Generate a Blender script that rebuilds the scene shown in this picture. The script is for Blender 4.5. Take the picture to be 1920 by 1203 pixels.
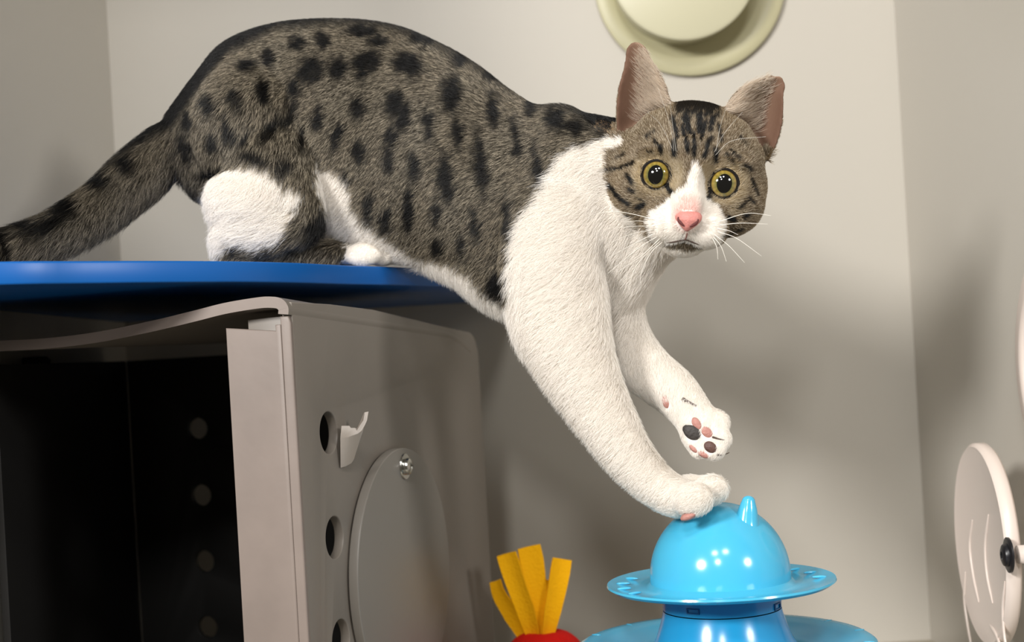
import bpy, bmesh, math, random
import numpy as np
from mathutils import Vector, Matrix
from mathutils.bvhtree import BVHTree
random.seed(7); rng = np.random.default_rng(7)
for o in list(bpy.data.objects): bpy.data.objects.remove(o)
S = bpy.context.scene; C = S.collection
FUR = True

# ------------------------------------------------------------------ camera, world, lamps, exposure
F = 2600.0; ROLL = -0.0575; SHIFT = 72.5; EYE = 0.28
cam = bpy.data.objects.new('camera', bpy.data.cameras.new('camera')); C.objects.link(cam); S.camera = cam
cam.location = (0, 0, EYE)
CM = Matrix.Rotation(math.pi/2, 3, 'X') @ Matrix.Rotation(ROLL, 3, 'Z')
cam.rotation_euler = CM.to_euler()
cam.data.sensor_width = 36; cam.data.lens = F/1920*36; cam.data.shift_y = SHIFT/1920
cam.data.clip_start = 0.02; cam.data.clip_end = 50
cam.data.dof.use_dof = True; cam.data.dof.focus_distance = 0.83; cam.data.dof.aperture_fstop = 7.5
S.view_settings.view_transform = 'Standard'; S.view_settings.look = 'None'
S.view_settings.gamma = 1; S.view_settings.use_curve_mapping = False
S.view_settings.exposure = 0.22
S.cycles.use_denoising = True
S.cycles.max_bounces = 10; S.cycles.diffuse_bounces = 5; S.cycles.transparent_max_bounces = 12
S.cycles_curves.shape = 'RIBBONS' if hasattr(S, 'cycles_curves') else None
W = bpy.data.worlds.new('world'); S.world = W; W.use_nodes = True
W.node_tree.nodes['Background'].inputs[0].default_value = (1.0, 0.84, 0.64, 1)
W.node_tree.nodes['Background'].inputs[1].default_value = 0.12
def lamp(name, loc, aim, size, power, col):
    l = bpy.data.lights.new(name, 'AREA'); l.shape = 'DISK'; l.size = size; l.energy = power; l.color = col
    o = bpy.data.objects.new(name, l); C.objects.link(o); o.location = loc
    o.rotation_euler = (Vector(aim) - Vector(loc)).to_track_quat('-Z', 'Y').to_euler()
LC = (1.0, 0.975, 0.945)
AIM = (0.05, 0.95, 0.30)
def ellamp(loc, sx, sy, power):
    lamp('ceiling_or_fill_lamp', loc, AIM, sx, power, LC); l = C.objects[-1].data; l.shape = 'ELLIPSE'; l.size_y = sy
ellamp((-1.17, -0.72, 0.98), 0.42, 0.38, 42)
ellamp((-0.355, -0.78, 1.59), 0.30, 0.24, 7)
ellamp((0.283, -0.78, 1.61), 0.32, 0.24, 7)
ellamp((-0.247, -1.107, 1.163), 0.22, 0.20, 10)
ellamp((1.49, -0.70, 0.95), 0.40, 0.36, 17)  # added fill from the right front, brightens the left wall

# ------------------------------------------------------------------ helpers
def P(px, py, d):
    v = CM @ Vector(((px-960)/F, (601.5-py)/F + SHIFT/F, -1))
    return np.array((v.x*d, v.y*d, EYE + v.z*d))
CMI = np.array(CM.inverted())
def project(p):
    q = (np.asarray(p) - np.array((0, 0, EYE))) @ CMI.T
    return np.stack([960 + F*q[..., 0]/-q[..., 2], 601.5 + SHIFT - F*q[..., 1]/-q[..., 2]], -1)
def hit(px, py, p0, n):
    v = np.array(CM @ Vector(((px-960)/F, (601.5-py)/F + SHIFT/F, -1))); o = np.array((0, 0, EYE)); n = np.asarray(n)
    t = np.dot(np.asarray(p0)-o, n)/np.dot(v, n); return o + v*t
def lin(r, g, b): return tuple(((c/255)/12.92 if c/255 <= .04045 else ((c/255+.055)/1.055)**2.4) for c in (r, g, b))
def L4(r, g, b): return lin(r, g, b) + (1,)
def mat(name, col, rough=.5, bump=None, spec=.5, var=0, **kw):
    m = bpy.data.materials.new(name); m.use_nodes = True; nt = m.node_tree; b = nt.nodes['Principled BSDF']
    b.inputs['Base Color'].default_value = L4(*col); b.inputs['Roughness'].default_value = rough
    b.inputs['Specular IOR Level'].default_value = spec
    for k, v in kw.items(): b.inputs[k.replace('_', ' ')].default_value = v
    tc = nt.nodes.new('ShaderNodeTexCoord')
    if var:
        n = nt.nodes.new('ShaderNodeTexNoise'); n.inputs['Scale'].default_value = kw.get('vs', 18); n.inputs['Detail'].default_value = 4
        nt.links.new(tc.outputs['Object'], n.inputs['Vector'])
        mx = nt.nodes.new('ShaderNodeMixRGB'); mx.inputs[1].default_value = L4(*[max(0, c*(1-var)) for c in col]); mx.inputs[2].default_value = L4(*[min(255, c*(1+var)) for c in col])
        nt.links.new(n.outputs['Fac'], mx.inputs[0]); nt.links.new(mx.outputs[0], b.inputs['Base Color'])
    if bump:
        n = nt.nodes.new('ShaderNodeTexNoise'); n.inputs['Scale'].default_value = bump[0]; n.inputs['Detail'].default_value = 5
        bp = nt.nodes.new('ShaderNodeBump'); bp.inputs['Strength'].default_value = bump[1]; bp.inputs['Distance'].default_value = .002
        nt.links.new(tc.outputs['Object'], n.inputs['Vector']); nt.links.new(n.outputs['Fac'], bp.inputs['Height']); nt.links.new(bp.outputs[0], b.inputs['Normal'])
    return m
def attr_mat(name, rough=.6, spec=.3):
    m = bpy.data.materials.new(name); m.use_nodes = True; nt = m.node_tree; b = nt.nodes['Principled BSDF']
    a = nt.nodes.new('ShaderNodeAttribute'); a.attribute_name = 'col'
    nt.links.new(a.outputs['Color'], b.inputs['Base Color']); b.inputs['Roughness'].default_value = rough; b.inputs['Specular IOR Level'].default_value = spec
    return m
def empty(name, loc, label, cat, group=None):
    o = bpy.data.objects.new(name, None); C.objects.link(o); o.location = loc; o.empty_display_size = .02
    o['label'] = label; o['category'] = cat
    if group: o['group'] = group
    return o
def link(name, me, m, parent=None, smooth=True, label=None):
    o = bpy.data.objects.new(name, me); C.objects.link(o)
    if m: me.materials.append(m)
    if smooth:
        me.polygons.foreach_set('use_smooth', [True]*len(me.polygons))
    if parent is not None:
        o.parent = parent
        w = Vector((0, 0, 0)); p = parent
        while p is not None: w += p.location; p = p.parent
        o.location = -w                      # meshes are written in world coordinates
    if label: o['label'] = label
    return o
def mesh(name, v, f):
    me = bpy.data.meshes.new(name); me.from_pydata([tuple(map(float, x)) for x in v], [], [list(map(int, x)) for x in f]); me.update(); return me
def bm_mesh(name, bm):
    bmesh.ops.recalc_face_normals(bm, faces=bm.faces); me = bpy.data.meshes.new(name); bm.to_mesh(me); bm.free(); return me
def hard(o, ang=40):
    o.data.set_sharp_from_angle(angle=math.radians(ang)); return o
def bevel(o, w, seg=2, ang=35):
    b = o.modifiers.new('bevel', 'BEVEL'); b.width = w; b.segments = seg; b.limit_method = 'ANGLE'; b.angle_limit = math.radians(ang); return o
def grid_faces(nr, nc, closed=True):
    f = []
    for i in range(nr-1):
        for j in range(nc if closed else nc-1):
            f.append((i*nc+j, i*nc+(j+1) % nc, (i+1)*nc+(j+1) % nc, (i+1)*nc+j))
    return f
def lathe(name, prof, center, n=72, axis=(0, 0, 1)):
    """profile of (radius, height) revolved about axis through center; first and last radii may be 0"""
    ax = Vector(axis).normalized(); q = Vector((0, 0, 1)).rotation_difference(ax)
    v = []; 
    for r, h in prof:
        for k in range(n):
            a = 2*math.pi*k/n; p = q @ Vector((max(r, 1e-5)*math.cos(a), max(r, 1e-5)*math.sin(a), h)); v.append(np.array(center)+np.array(p))
    f = grid_faces(len(prof), n)
    me = mesh(name, v, f); bm = bmesh.new(); bm.from_mesh(me); bmesh.ops.remove_doubles(bm, verts=bm.verts, dist=3e-5)
    bmesh.ops.recalc_face_normals(bm, faces=bm.faces); bm.to_mesh(me); bm.free(); return me
def plate(name, outline, holes, p0, eu, ev, en, th, bev=0.0):
    """flat plate with real holes: outline and holes are lists of (u, v); thickness th along en from the outline plane"""
    cu = bpy.data.curves.new(name, 'CURVE'); cu.dimensions = '2D'; cu.fill_mode = 'BOTH'; cu.extrude = th/2-bev; cu.bevel_depth = bev; cu.bevel_resolution = 2; cu.offset = -bev
    for pts in [outline]+holes:
        s = cu.splines.new('POLY'); s.points.add(len(pts)-1); s.use_cyclic_u = True
        for q, (a, b) in zip(s.points, pts): q.co = (a, b, 0, 1)
    o = bpy.data.objects.new(name, cu); C.objects.link(o)
    me = bpy.data.meshes.new_from_object(o.evaluated_get(bpy.context.evaluated_depsgraph_get())); bpy.data.objects.remove(o)
    eu, ev, en, p0 = map(np.asarray, (eu, ev, en, p0))
    for vv in me.vertices: vv.co = p0 + eu*vv.co.x + ev*vv.co.y + en*(vv.co.z+th/2)
    bm = bmesh.new(); bm.from_mesh(me); bmesh.ops.remove_doubles(bm, verts=bm.verts, dist=1e-5); bmesh.ops.recalc_face_normals(bm, faces=bm.faces); bm.to_mesh(me); bm.free()
    me.name = name; me.materials.clear(); return me
def circle(u, v, r, n=48): return [(u+r*math.cos(2*math.pi*k/n), v+r*math.sin(2*math.pi*k/n)) for k in range(n)]
def box(name, lo, hi, m, parent=None, kind=None):
    x0, y0, z0 = lo; x1, y1, z1 = hi
    v = [(x0, y0, z0), (x1, y0, z0), (x1, y1, z0), (x0, y1, z0), (x0, y0, z1), (x1, y0, z1), (x1, y1, z1), (x0, y1, z1)]
    o = link(name, mesh(name, v, [(0, 3, 2, 1), (4, 5, 6, 7), (0, 1, 5, 4), (1, 2, 6, 5), (2, 3, 7, 6), (3, 0, 4, 7)]), m, parent, False)
    if kind: o['kind'] = kind
    return o
def spline(pts, n):
    """Catmull-Rom through rows of any width"""
    p = np.asarray(pts, float); p = np.vstack([2*p[0]-p[1], p, 2*p[-1]-p[-2]]); out = []; m = len(p)-3
    for t in np.linspace(0, m-1e-9, n):
        i = int(t); u = t-i; a, b, c, d = p[i:i+4]
        out.append(.5*((2*b)+(c-a)*u+(2*a-5*b+4*c-d)*u*u+(3*b-a-3*c+d)*u**3))
    return np.array(out)
def frames(path, ref):
    t = np.gradient(path, axis=0); t /= np.linalg.norm(t, axis=1)[:, None]
    a = np.cross(t, np.asarray(ref, float)); a /= np.linalg.norm(a, axis=1)[:, None]; b = np.cross(a, t); return t, a, b
def tube(path, ra, rb=None, seg=24, ref=(0, 1, 0), round_end=True):
    """closed tube; ra across the ref direction, rb along it"""
    path = np.asarray(path, float); n = len(path); ra = np.broadcast_to(np.asarray(ra, float), n); rb = ra if rb is None else np.broadcast_to(np.asarray(rb, float), n)
    t, a, b = frames(path, ref); an = np.arange(seg)*2*np.pi/seg; v = []
    rings = []
    if round_end:
        for s in (.0, .35, .7, .92): rings.append((path[0]-t[0]*min(ra[0], rb[0])*math.sqrt(1-s*s), a[0], b[0], ra[0]*max(s, .02), rb[0]*max(s, .02)))
    for i in range(n): rings.append((path[i], a[i], b[i], ra[i], rb[i]))
    if round_end:
        for s in (.92, .7, .35, .0): rings.append((path[-1]+t[-1]*min(ra[-1], rb[-1])*math.sqrt(1-s*s), a[-1], b[-1], ra[-1]*max(s, .02), rb[-1]*max(s, .02)))
    for c, A, B, x, y in rings: v.append(c + np.cos(an)[:, None]*A*x + np.sin(an)[:, None]*B*y)
    v = np.vstack(v); m = len(rings); f = grid_faces(m, seg)
    f.append(tuple(range(seg))[::-1]); f.append(tuple((m-1)*seg+k for k in range(seg))); return v, f
def ellipsoid(c, ax, seg=24, rings=16):
    """ax: three axis vectors scaled by their radii"""
    v = []; ax = np.asarray(ax)
    for i in range(rings+1):
        th = math.pi*i/rings
        for k in range(seg):
            ph = 2*math.pi*k/seg; s = max(math.sin(th), 1e-3); v.append(np.asarray(c)+ax[0]*s*math.cos(ph)+ax[1]*s*math.sin(ph)+ax[2]*math.cos(th))
    f = grid_faces(rings+1, seg); f.append(tuple(range(seg))[::-1]); f.append(tuple(rings*seg+k for k in range(seg))); return np.array(v), f
def join(lst):
    V = []; Fc = []; n = 0
    for v, f in lst:
        V.append(v); Fc += [tuple(i+n for i in q) for q in f]; n += len(v)
    return np.vstack(V), Fc

# ------------------------------------------------------------------ the kennel shell
M_wall = mat('cream_laminate', (192, 187, 177), .36, bump=(60, .03), spec=.35)
M_floor = mat('cream_floor', (170, 162, 146), .4, spec=.35)
XL, XR, YB, YF, ZT, T = -0.355, 0.371, 1.28, 0.68, 0.93, 0.02
box('wall_back', (XL-T, YB, -T), (XR+T, YB+T, ZT+T), M_wall, kind='structure')
box('wall_left', (XL-T, YF, -T), (XL, YB, ZT+T), M_wall, kind='structure')
box('wall_right', (XR, YF, -T), (XR+T, YB, ZT+T), M_wall, kind='structure')
box('floor', (XL, YF, -T), (XR, YB, 0), M_floor, kind='structure')
box('ceiling', (XL, YF, ZT), (XR, YB, ZT+T), M_wall, kind='structure')

# ------------------------------------------------------------------ round port on the back wall
M_cream = mat('cream_plastic', (186, 181, 148), .45, bump=(90, .03))
pc = hit(1292, -35, (0, YB, 0), (0, 1, 0)); R1 = 178.6*YB/F
port = empty('wall_port', (pc[0], YB, pc[2]), 'cream round port with raised capped hub high on the back wall', 'vent')
fl = lathe('flange', [(0, 0), (R1-.002, 0), (R1, .002), (R1, .006), (R1-.004, .0085), (R1*.83, .0085), (R1*.80, .006), (0, .006)], (pc[0], YB, pc[2]), 96, (0, -1, 0))
hard(link('flange', fl, M_cream, port), 50)
pc2 = hit(1281, -63, (0, YB-.042, 0), (0, 1, 0)); R2 = 138*(YB-.042)/F
cp = lathe('cap', [(0, .006), (R2-.004, .006), (R2-.004, .036), (R2, .038), (R2, .043), (R2-.003, .045), (0, .045)], (pc2[0], YB, pc2[2]), 96, (0, -1, 0))
hard(link('cap', cp, mat('cream_cap', (200, 196, 168), .4), port, label='raised round cream cap of the port'), 50)

# ------------------------------------------------------------------ blue perch shelf
M_blue = mat('blue_shelf', (6, 86, 160), .35, spec=.4)
ZS = EYE + .0672; TH = .0125
edge = [(XL, .715)] + [(P(px, 600, d)[0], d) for px, d in ((0, .76), (230, .792), (460, .845), (650, .912), (840, .995))] + [(-.012, 1.09), (.006, 1.19), (.008, YB)]
# follow the photographed top edge exactly at its height
prof = []
for px, py in ((0, 490), (150, 489), (300, 488.5), (450, 489.5), (560, 492.5), (650, 497), (750, 500.5), (840, 505)):
    p = hit(px, py, (0, 0, ZS), (0, 0, 1)); prof.append((p[0], p[1]))
edge = spline([(XL, prof[0][1]-.035)] + prof + [(prof[-1][0]+.03, prof[-1][1]+.09), (prof[-1][0]+.045, prof[-1][1]+.19), (prof[-1][0]+.047, YB)], 60)
out = [tuple(q) for q in edge] + [(XL, YB)]
me = plate('perch_shelf', out, [], (0, 0, ZS-TH), (1, 0, 0), (0, 1, 0), (0, 0, 1), TH, .0012)
sh = hard(link('perch_shelf', me, M_blue), 40); sh['label'] = 'blue rounded corner shelf the cat crouches on'; sh['category'] = 'shelf'

# ------------------------------------------------------------------ grey hide box under the shelf
TH0 = math.radians(17.0); es = np.array((math.sin(TH0), math.cos(TH0), 0)); nf = np.array((math.cos(TH0), -math.sin(TH0), 0)); ez = np.array((0, 0, 1.))
M_box = mat('grey_plastic', (122, 115, 107), .42, bump=(25, .05), var=.03, spec=.4)
M_edge = mat('sawn_plastic_edge', (118, 107, 100), .5, bump=(90, .06), var=.14)
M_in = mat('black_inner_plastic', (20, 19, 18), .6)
B0 = hit(545, 590, (0, .80, 0), (0, 1, 0))                     # front corner of the side panel
B0[2] = 0
hb = empty('hide_box', (B0[0], B0[1], 0), 'grey plastic hide box with dark open front under the blue shelf', 'box')
def sp(px, py, off=0.0):
    q = hit(px, py, B0+nf*off, nf); return (float(np.dot(q-B0, es)), float(q[2]))
zt = sp(550, 566)[1]; LB = sp(905, 800)[0]; zr = sp(880, 622)[1]
out = [(0, 0), (LB, 0)]
rc = .022
for k in range(9):
    a = k/8*math.pi/2; out.append((LB-rc+rc*math.cos(a), zr-rc+rc*math.sin(a)))
for q in ((700, 580), (620, 570)):
    out.append(sp(*q))
out += [(.002, zt)]
h1, h2, h3 = sp(617, 811), sp(628, 1007), sp(640, 1200)
rh = .0128
hz = [h1, h2, h3, (h3[0], h3[1]-.055)]
hc = (sp(895, 1195)[0]-.004, sp(895, 1195)[1])
SPT = .0065
me = plate('side_panel', out, [circle(u, v, rh, 40) for u, v in hz if v > .02] , B0-nf*SPT, es, ez, nf, SPT, .0008)
side = hard(link('side_panel', me, M_box, hb), 40)
# round cover disc hung on the side panel
sL, sT = sp(667, 1105, .006), sp(757, 838, .006)
RD = .083; cD = (sL[0]+RD, sT[1]-RD)
me = plate('cover_disc', circle(cD[0], cD[1], RD, 96), [], B0+nf*.0012, es, ez, nf, .0065, .0009)
disc = hard(link('cover_disc', me, mat('grey_disc_plastic', (122, 117, 110), .42, var=.02, spec=.5), hb, label='round grey cover plate screwed to the side panel'), 40)
M_steel = mat('zinc_steel', (190, 190, 186), .18, Metallic=1.0)
sc_ = sp(759, 874, .008); scw = B0+es*sc_[0]+ez*(sc_[1])+nf*.0077
w_ = lathe('washer', [(0, 0), (.0085, 0), (.0088, .0004), (.0085, .0012), (0, .0012)], scw, 40, nf); hard(link('washer', w_, M_steel, disc))
# pan head with a cross recess
def screw(name, c, ax, r, h, m, parent, slot=True):
    bm = bmesh.new()
    ax = Vector(ax).normalized(); q = Vector((0, 0, 1)).rotation_difference(ax)
    N = 32; pr = [(r, 0), (r, h*.35), (r*.9, h*.7), (r*.65, h*.92), (r*.35, h)]
    rings = [[bm.verts.new(q @ Vector((a*math.cos(2*math.pi*k/N), a*math.sin(2*math.pi*k/N), z)) + Vector(c)) for k in range(N)] for a, z in pr]
    for i in range(len(rings)-1):
        for k in range(N): bm.faces.new((rings[i][k], rings[i][(k+1) % N], rings[i+1][(k+1) % N], rings[i+1][k]))
    deep = []
    for k in range(N):      # recess: a star-shaped floor sunk into the crown
        a = 2*math.pi*k/N; rr = r*.33*(1 if (k % 8) in (0, 1, 7) else .45)
        deep.append(bm.verts.new(q @ Vector((rr*math.cos(a), rr*math.sin(a), h*.45)) + Vector(c)))
    for k in range(N): bm.faces.new((rings[-1][k], rings[-1][(k+1) % N], deep[(k+1) % N], deep[k]))
    bm.faces.new(deep)
    return hard(link(name, bm_mesh(name, bm), m, parent), 35)
screw('screw', scw+nf*.0012, nf, .0058, .0042, M_steel, disc)
# bent hook on the side panel
bm = bmesh.new()
def hp(px, py, off): return hit(px, py, B0+nf*off, nf)
# the hook: a curled lip (outline seen on end) carried down into the panel by a sloping web
lipT = [hp(640, 797, .004), hp(655, 797, .006), hp(658, 801, .007), hp(668, 801, .0085), hp(677, 788, .012), hp(683, 772, .016), hp(692, 770, .018), hp(688, 787, .0165), hp(681, 805, .0125), hp(671, 813, .010), hp(655, 819, .0075), hp(638, 822, .004)]
lipB = [p - nf*float(np.dot(p-B0, nf))*.72 + ez*-.0185 + es*.004 for p in lipT]
tv = [bm.verts.new(p) for p in lipT]; bv = [bm.verts.new(p) for p in lipB]
n = len(tv)
bm.faces.new(tv); bm.faces.new(bv[::-1])
for k in range(n): bm.faces.new((tv[k], tv[(k+1) % n], bv[(k+1) % n], bv[k]))
bevel(hard(link('hook', bm_mesh('hook', bm), mat('hook_plastic', (168, 158, 148), .4), hb, label='small bent plastic hook'), 40), .0006)
# front flange strip (faces the room), a second strip set back behind it, and the rolled sheet edge
ef = -nf                                          # runs left along the open front
def fp(px, py, back=0.0):
    q = hit(px, py, B0+es*back, es); return (float(np.dot(q-B0, ef)), float(q[2]))
u0, u1 = fp(529, 613)[0], fp(426, 615)[0]; zf0, zf1 = fp(529, 608)[1], fp(426, 615)[1]
FP = [(u0, 0), (u0, zf0), (u0+.0035, zf0), (u0+.0035, zf0-.0035), (u1, zf1), (u1, 0)]
me = plate('front_flange', FP, [], B0-es*.002, ef, ez, es, .006, .0008)
hard(link('front_flange', me, M_edge, hb, label='pale sawn front flange of the box'), 40)
me = plate('inner_strip', [(.004, 0), (.004, zt-.007), (.034, zt-.008), (.034, 0)], [], B0+es*.012, ef, ez, es, .005, .0006)
hard(link('inner_strip', me, M_box, hb), 40)
me = plate('edge_strip', [(0, 0), (0, zt-.012), (.0012, zt-.008), (.0065, zt-.008), (.0065, 0)], [], B0-es*.001, ef, ez, es, .0035, .0009)
hard(link('edge_strip', me, M_edge, hb, label='pale rounded front edge of the side panel'), 40)
# sagging top sheet: profile in the front plane carried back along the box
tp = [(549, 588), (549, 577), (541, 568), (525, 565.5), (500, 567), (440, 577), (380, 592), (300, 611), (200, 631), (100, 643), (0, 648)]
uv = [fp(*q) for q in tp]; uv.append((uv[-1][0]+.05, uv[-1][1]+.0005)); uv = spline(uv, 60)
uv = uv[(uv[:, 0] < .30)]
tw = .0032; v = []; f = []
t_ = np.gradient(uv, axis=0); t_ /= np.linalg.norm(t_, axis=1)[:, None]; nn = np.stack([-t_[:, 1], t_[:, 0]], 1)
NS = 14
wl = XL+.004
for i in range(NS):
    s = i/(NS-1); back = -.003+s*(LB-.016)
    for sgn in (1, -1):
        for (a, b), n2 in zip(uv, nn):
            sag = a/.30; z = b+sgn*tw*n2[1] - s*(zt-zr)*(1-min(1, a/.12)) + s*min(1, max(0, (a-.05)/.2))*.006
            z -= .010*max(0, (s-.82)/.18)**2*max(0, 1-a/.05); p = B0+es*back+ef*(a+.0046+sgn*tw*n2[0])+ez*0; p = np.array((max(p[0], wl), p[1], z)); v.append(p)
m_ = len(uv)
for i in range(NS-1):
    for sgn in (0, 1):
        for k in range(m_-1):
            a = i*2*m_+sgn*m_+k; f.append((a, a+1, a+2*m_+1, a+2*m_))
    for k in (0, m_-1): a = i*2*m_+k; f.append((a, a+m_, a+3*m_, a+2*m_))
for i in (0, NS-1):
    for k in range(m_-1): a = i*2*m_+k; f.append((a, a+1, a+m_+1, a+m_))
bm = bmesh.new(); me = mesh('top_panel', v, f); bm.from_mesh(me); bmesh.ops.recalc_face_normals(bm, faces=bm.faces)
bm.faces.ensure_lookup_table()
for fc in bm.faces: fc.material_index = 1 if abs(fc.normal.dot(Vector(es))) > .8 else 0
bm.to_mesh(me); bm.free(); me.materials.append(M_box); me.materials.append(M_edge)
hard(link('top_panel', me, None, hb, label='sagging grey top sheet with pale front edge'), 40)
# black back panel with round holes, black left panel, black bottom
BR = B0+es*(LB-.012)-nf*SPT; BLx = XL+.020; wd = (BR[0]-BLx)/nf[0]
def bp(px, py):
    q = hit(px, py, BR, es); return (float(np.dot(q-BR, ef)), float(q[2]))
hs = [bp(370, 803), bp(377, 928), bp(383, 1052), bp(389, 1175)]
zb = zr-.006
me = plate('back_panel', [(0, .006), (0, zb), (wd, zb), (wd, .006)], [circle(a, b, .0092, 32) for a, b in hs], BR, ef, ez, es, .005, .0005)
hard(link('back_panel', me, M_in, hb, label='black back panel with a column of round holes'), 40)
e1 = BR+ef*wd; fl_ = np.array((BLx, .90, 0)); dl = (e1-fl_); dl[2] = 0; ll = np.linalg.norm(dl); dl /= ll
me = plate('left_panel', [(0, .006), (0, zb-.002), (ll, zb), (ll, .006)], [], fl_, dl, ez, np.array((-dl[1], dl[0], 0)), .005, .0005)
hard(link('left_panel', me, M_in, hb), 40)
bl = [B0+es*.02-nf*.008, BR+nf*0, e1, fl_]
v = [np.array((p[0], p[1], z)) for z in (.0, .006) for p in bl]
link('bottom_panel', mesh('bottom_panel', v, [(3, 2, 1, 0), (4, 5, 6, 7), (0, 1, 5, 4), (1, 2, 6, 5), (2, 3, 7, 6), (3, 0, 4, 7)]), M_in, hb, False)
# dark cloth stuffed in the box, its frayed hem showing under the sheet
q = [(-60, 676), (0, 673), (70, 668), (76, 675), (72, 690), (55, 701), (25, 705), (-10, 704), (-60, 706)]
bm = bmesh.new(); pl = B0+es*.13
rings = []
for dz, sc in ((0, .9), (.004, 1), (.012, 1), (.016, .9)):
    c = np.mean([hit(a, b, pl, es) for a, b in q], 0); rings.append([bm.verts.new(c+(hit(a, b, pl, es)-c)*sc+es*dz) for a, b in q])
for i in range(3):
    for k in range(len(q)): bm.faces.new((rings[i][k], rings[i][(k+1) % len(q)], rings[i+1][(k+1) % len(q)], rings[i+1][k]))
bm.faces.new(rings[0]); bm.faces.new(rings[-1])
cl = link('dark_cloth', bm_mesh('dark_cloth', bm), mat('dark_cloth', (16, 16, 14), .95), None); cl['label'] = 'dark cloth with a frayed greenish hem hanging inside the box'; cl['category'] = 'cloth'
bm = bmesh.new()
hem = spline([hit(a, b, pl-es*.001, es) for a, b in ((-40, 704), (0, 705), (25, 704), (50, 700), (68, 690), (74, 678))], 70)
for i in range(69):
    for k in range(2):
        c = hem[i]+(hem[i+1]-hem[i])*random.random(); d_ = np.array((random.uniform(-1, 1), random.uniform(-1, .3), random.uniform(-1, .3))); d_ *= .0018/np.linalg.norm(d_); s_ = np.cross(d_, (0, 1, .2)); s_ *= .00022/np.linalg.norm(s_)
        a, b, c2 = bm.verts.new(c-s_), bm.verts.new(c+s_), bm.verts.new(c+d_); bm.faces.new((a, b, c2))
fr = link('frayed_hem', bm_mesh('frayed_hem', bm), mat('green_thread', (92, 96, 60), .9), cl, False); fr['kind'] = 'stuff'

# ------------------------------------------------------------------ blue ball-track toy
DT = .84; tc = P(1351, 1091, DT); TX, TY = tc[0], tc[1]; ZR = tc[2]; pxm = DT/F
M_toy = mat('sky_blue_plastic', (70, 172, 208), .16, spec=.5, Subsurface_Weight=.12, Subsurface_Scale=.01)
M_toy2 = mat('shaded_blue_plastic', (28, 140, 190), .2, spec=.5)  # the toy's blue darkened: shade below the rim put into the colour
toy = empty('track_toy', (TX, TY, 0), 'tiered sky blue cat toy with a glossy eared dome on top', 'cat toy')
rd = 131*pxm
dome = [(rd, ZR-.004), (rd*1.0, ZR+.003)] + [(rd*math.cos(a), ZR+.004+(.0485-.004)*math.sin(a)) for a in np.linspace(.02, math.pi/2, 26)]
dm = link('dome', lathe('dome', dome, (TX, TY, 0), 80), M_toy, toy)
def ear_cone(px, py, d, base, tip, h, lean):
    b0 = np.array(base); pth = spline([b0-np.array(tip)*.25, b0, b0+np.array(tip)*.55, b0+np.array(tip)*.92], 10); v, f = tube(pth, np.interp(np.arange(10), [0, 3, 6, 9], [.0080, .0072, .0056, .0040]), np.interp(np.arange(10), [0, 3, 6, 9], [.0072, .0062, .0046, .0032]), 20); return v, f
for sx, sy in ((.0152, -.0175), (-.017, .016)):
    bz = ZR+.004+.0445*math.sqrt(max(0, 1-(sx*sx+sy*sy)/rd**2)); v, f = ear_cone(0, 0, 0, (TX+sx, TY+sy, bz-.003), (sx*.12, 0, .0128), 0, 0)
    link('ear', mesh('ear', v, f), M_toy, dm)
RR = 213*pxm
r_ = RR
tier = [(.028, ZR-.008), (.037, ZR-.006), (r_*.72, ZR-.0045), (r_*.96, ZR-.0016), (r_, ZR+.0004), (r_*.995, ZR+.0016), (r_*.96, ZR+.0012), (r_*.84, ZR-.0005), (rd*1.06, ZR-.001), (rd*1.01, ZR+.0015), (rd*.9, ZR+.0015), (.028, ZR+.001)]
t1 = hard(link('rim', lathe('rim', tier, (TX, TY, 0), 128), M_toy, toy, label='top disc rim under the dome'), 60)
def ridge(parent, rad, ang, z, ln=.0045, w=.00045, h=.0008, m=None):
    c = np.array((TX+rad*math.cos(ang), TY+rad*math.sin(ang), z)); er = np.array((math.cos(ang), math.sin(ang), 0)); et = np.array((-math.sin(ang), math.cos(ang), 0))
    v, f = ellipsoid(c, (er*ln, et*w*1.6, ez*h), 12, 6); return link('ridge', mesh('ridge', v, f), m or M_toy, parent)
for a in (150, 168, 186, 204, 14, -4, 30):
    ridge(t1, RR*.86, math.radians(a), ZR+.0006, .0045)
rn = 112*pxm
zn0 = P(1352, 1160, DT-rn)[2]
neck = [(rn, ZR-.006), (rn*.985, zn0+.002), (rn*.985, zn0)]
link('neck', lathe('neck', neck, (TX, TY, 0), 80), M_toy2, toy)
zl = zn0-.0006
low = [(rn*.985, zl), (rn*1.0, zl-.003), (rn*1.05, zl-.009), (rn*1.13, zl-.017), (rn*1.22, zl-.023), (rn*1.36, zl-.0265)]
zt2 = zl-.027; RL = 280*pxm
hard(link('collar', lathe('collar', low+[(rn*1.5, zt2-.001)], (TX, TY, 0), 96), M_toy2, toy, label='flared blue collar, darkened as if shaded'), 70)
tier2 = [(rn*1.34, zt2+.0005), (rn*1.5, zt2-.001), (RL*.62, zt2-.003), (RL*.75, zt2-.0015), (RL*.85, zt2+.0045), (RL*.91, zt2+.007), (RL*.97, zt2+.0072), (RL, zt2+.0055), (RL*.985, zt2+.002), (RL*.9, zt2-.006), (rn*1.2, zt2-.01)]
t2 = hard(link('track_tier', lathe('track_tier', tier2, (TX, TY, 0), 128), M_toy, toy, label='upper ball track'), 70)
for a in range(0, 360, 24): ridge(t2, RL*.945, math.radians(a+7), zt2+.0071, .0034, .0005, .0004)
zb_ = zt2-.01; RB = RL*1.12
base = [(rn*1.25, zb_), (rn*1.3, zb_-.016), (rn*1.6, zb_-.026), (RB*.75, zb_-.026), (RB*.9, zb_-.018), (RB*.98, zb_-.019), (RB, zb_-.023), (RB*.97, .010), (RB*.9, .002), (RB*.9, 0), (0, 0)]
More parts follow.
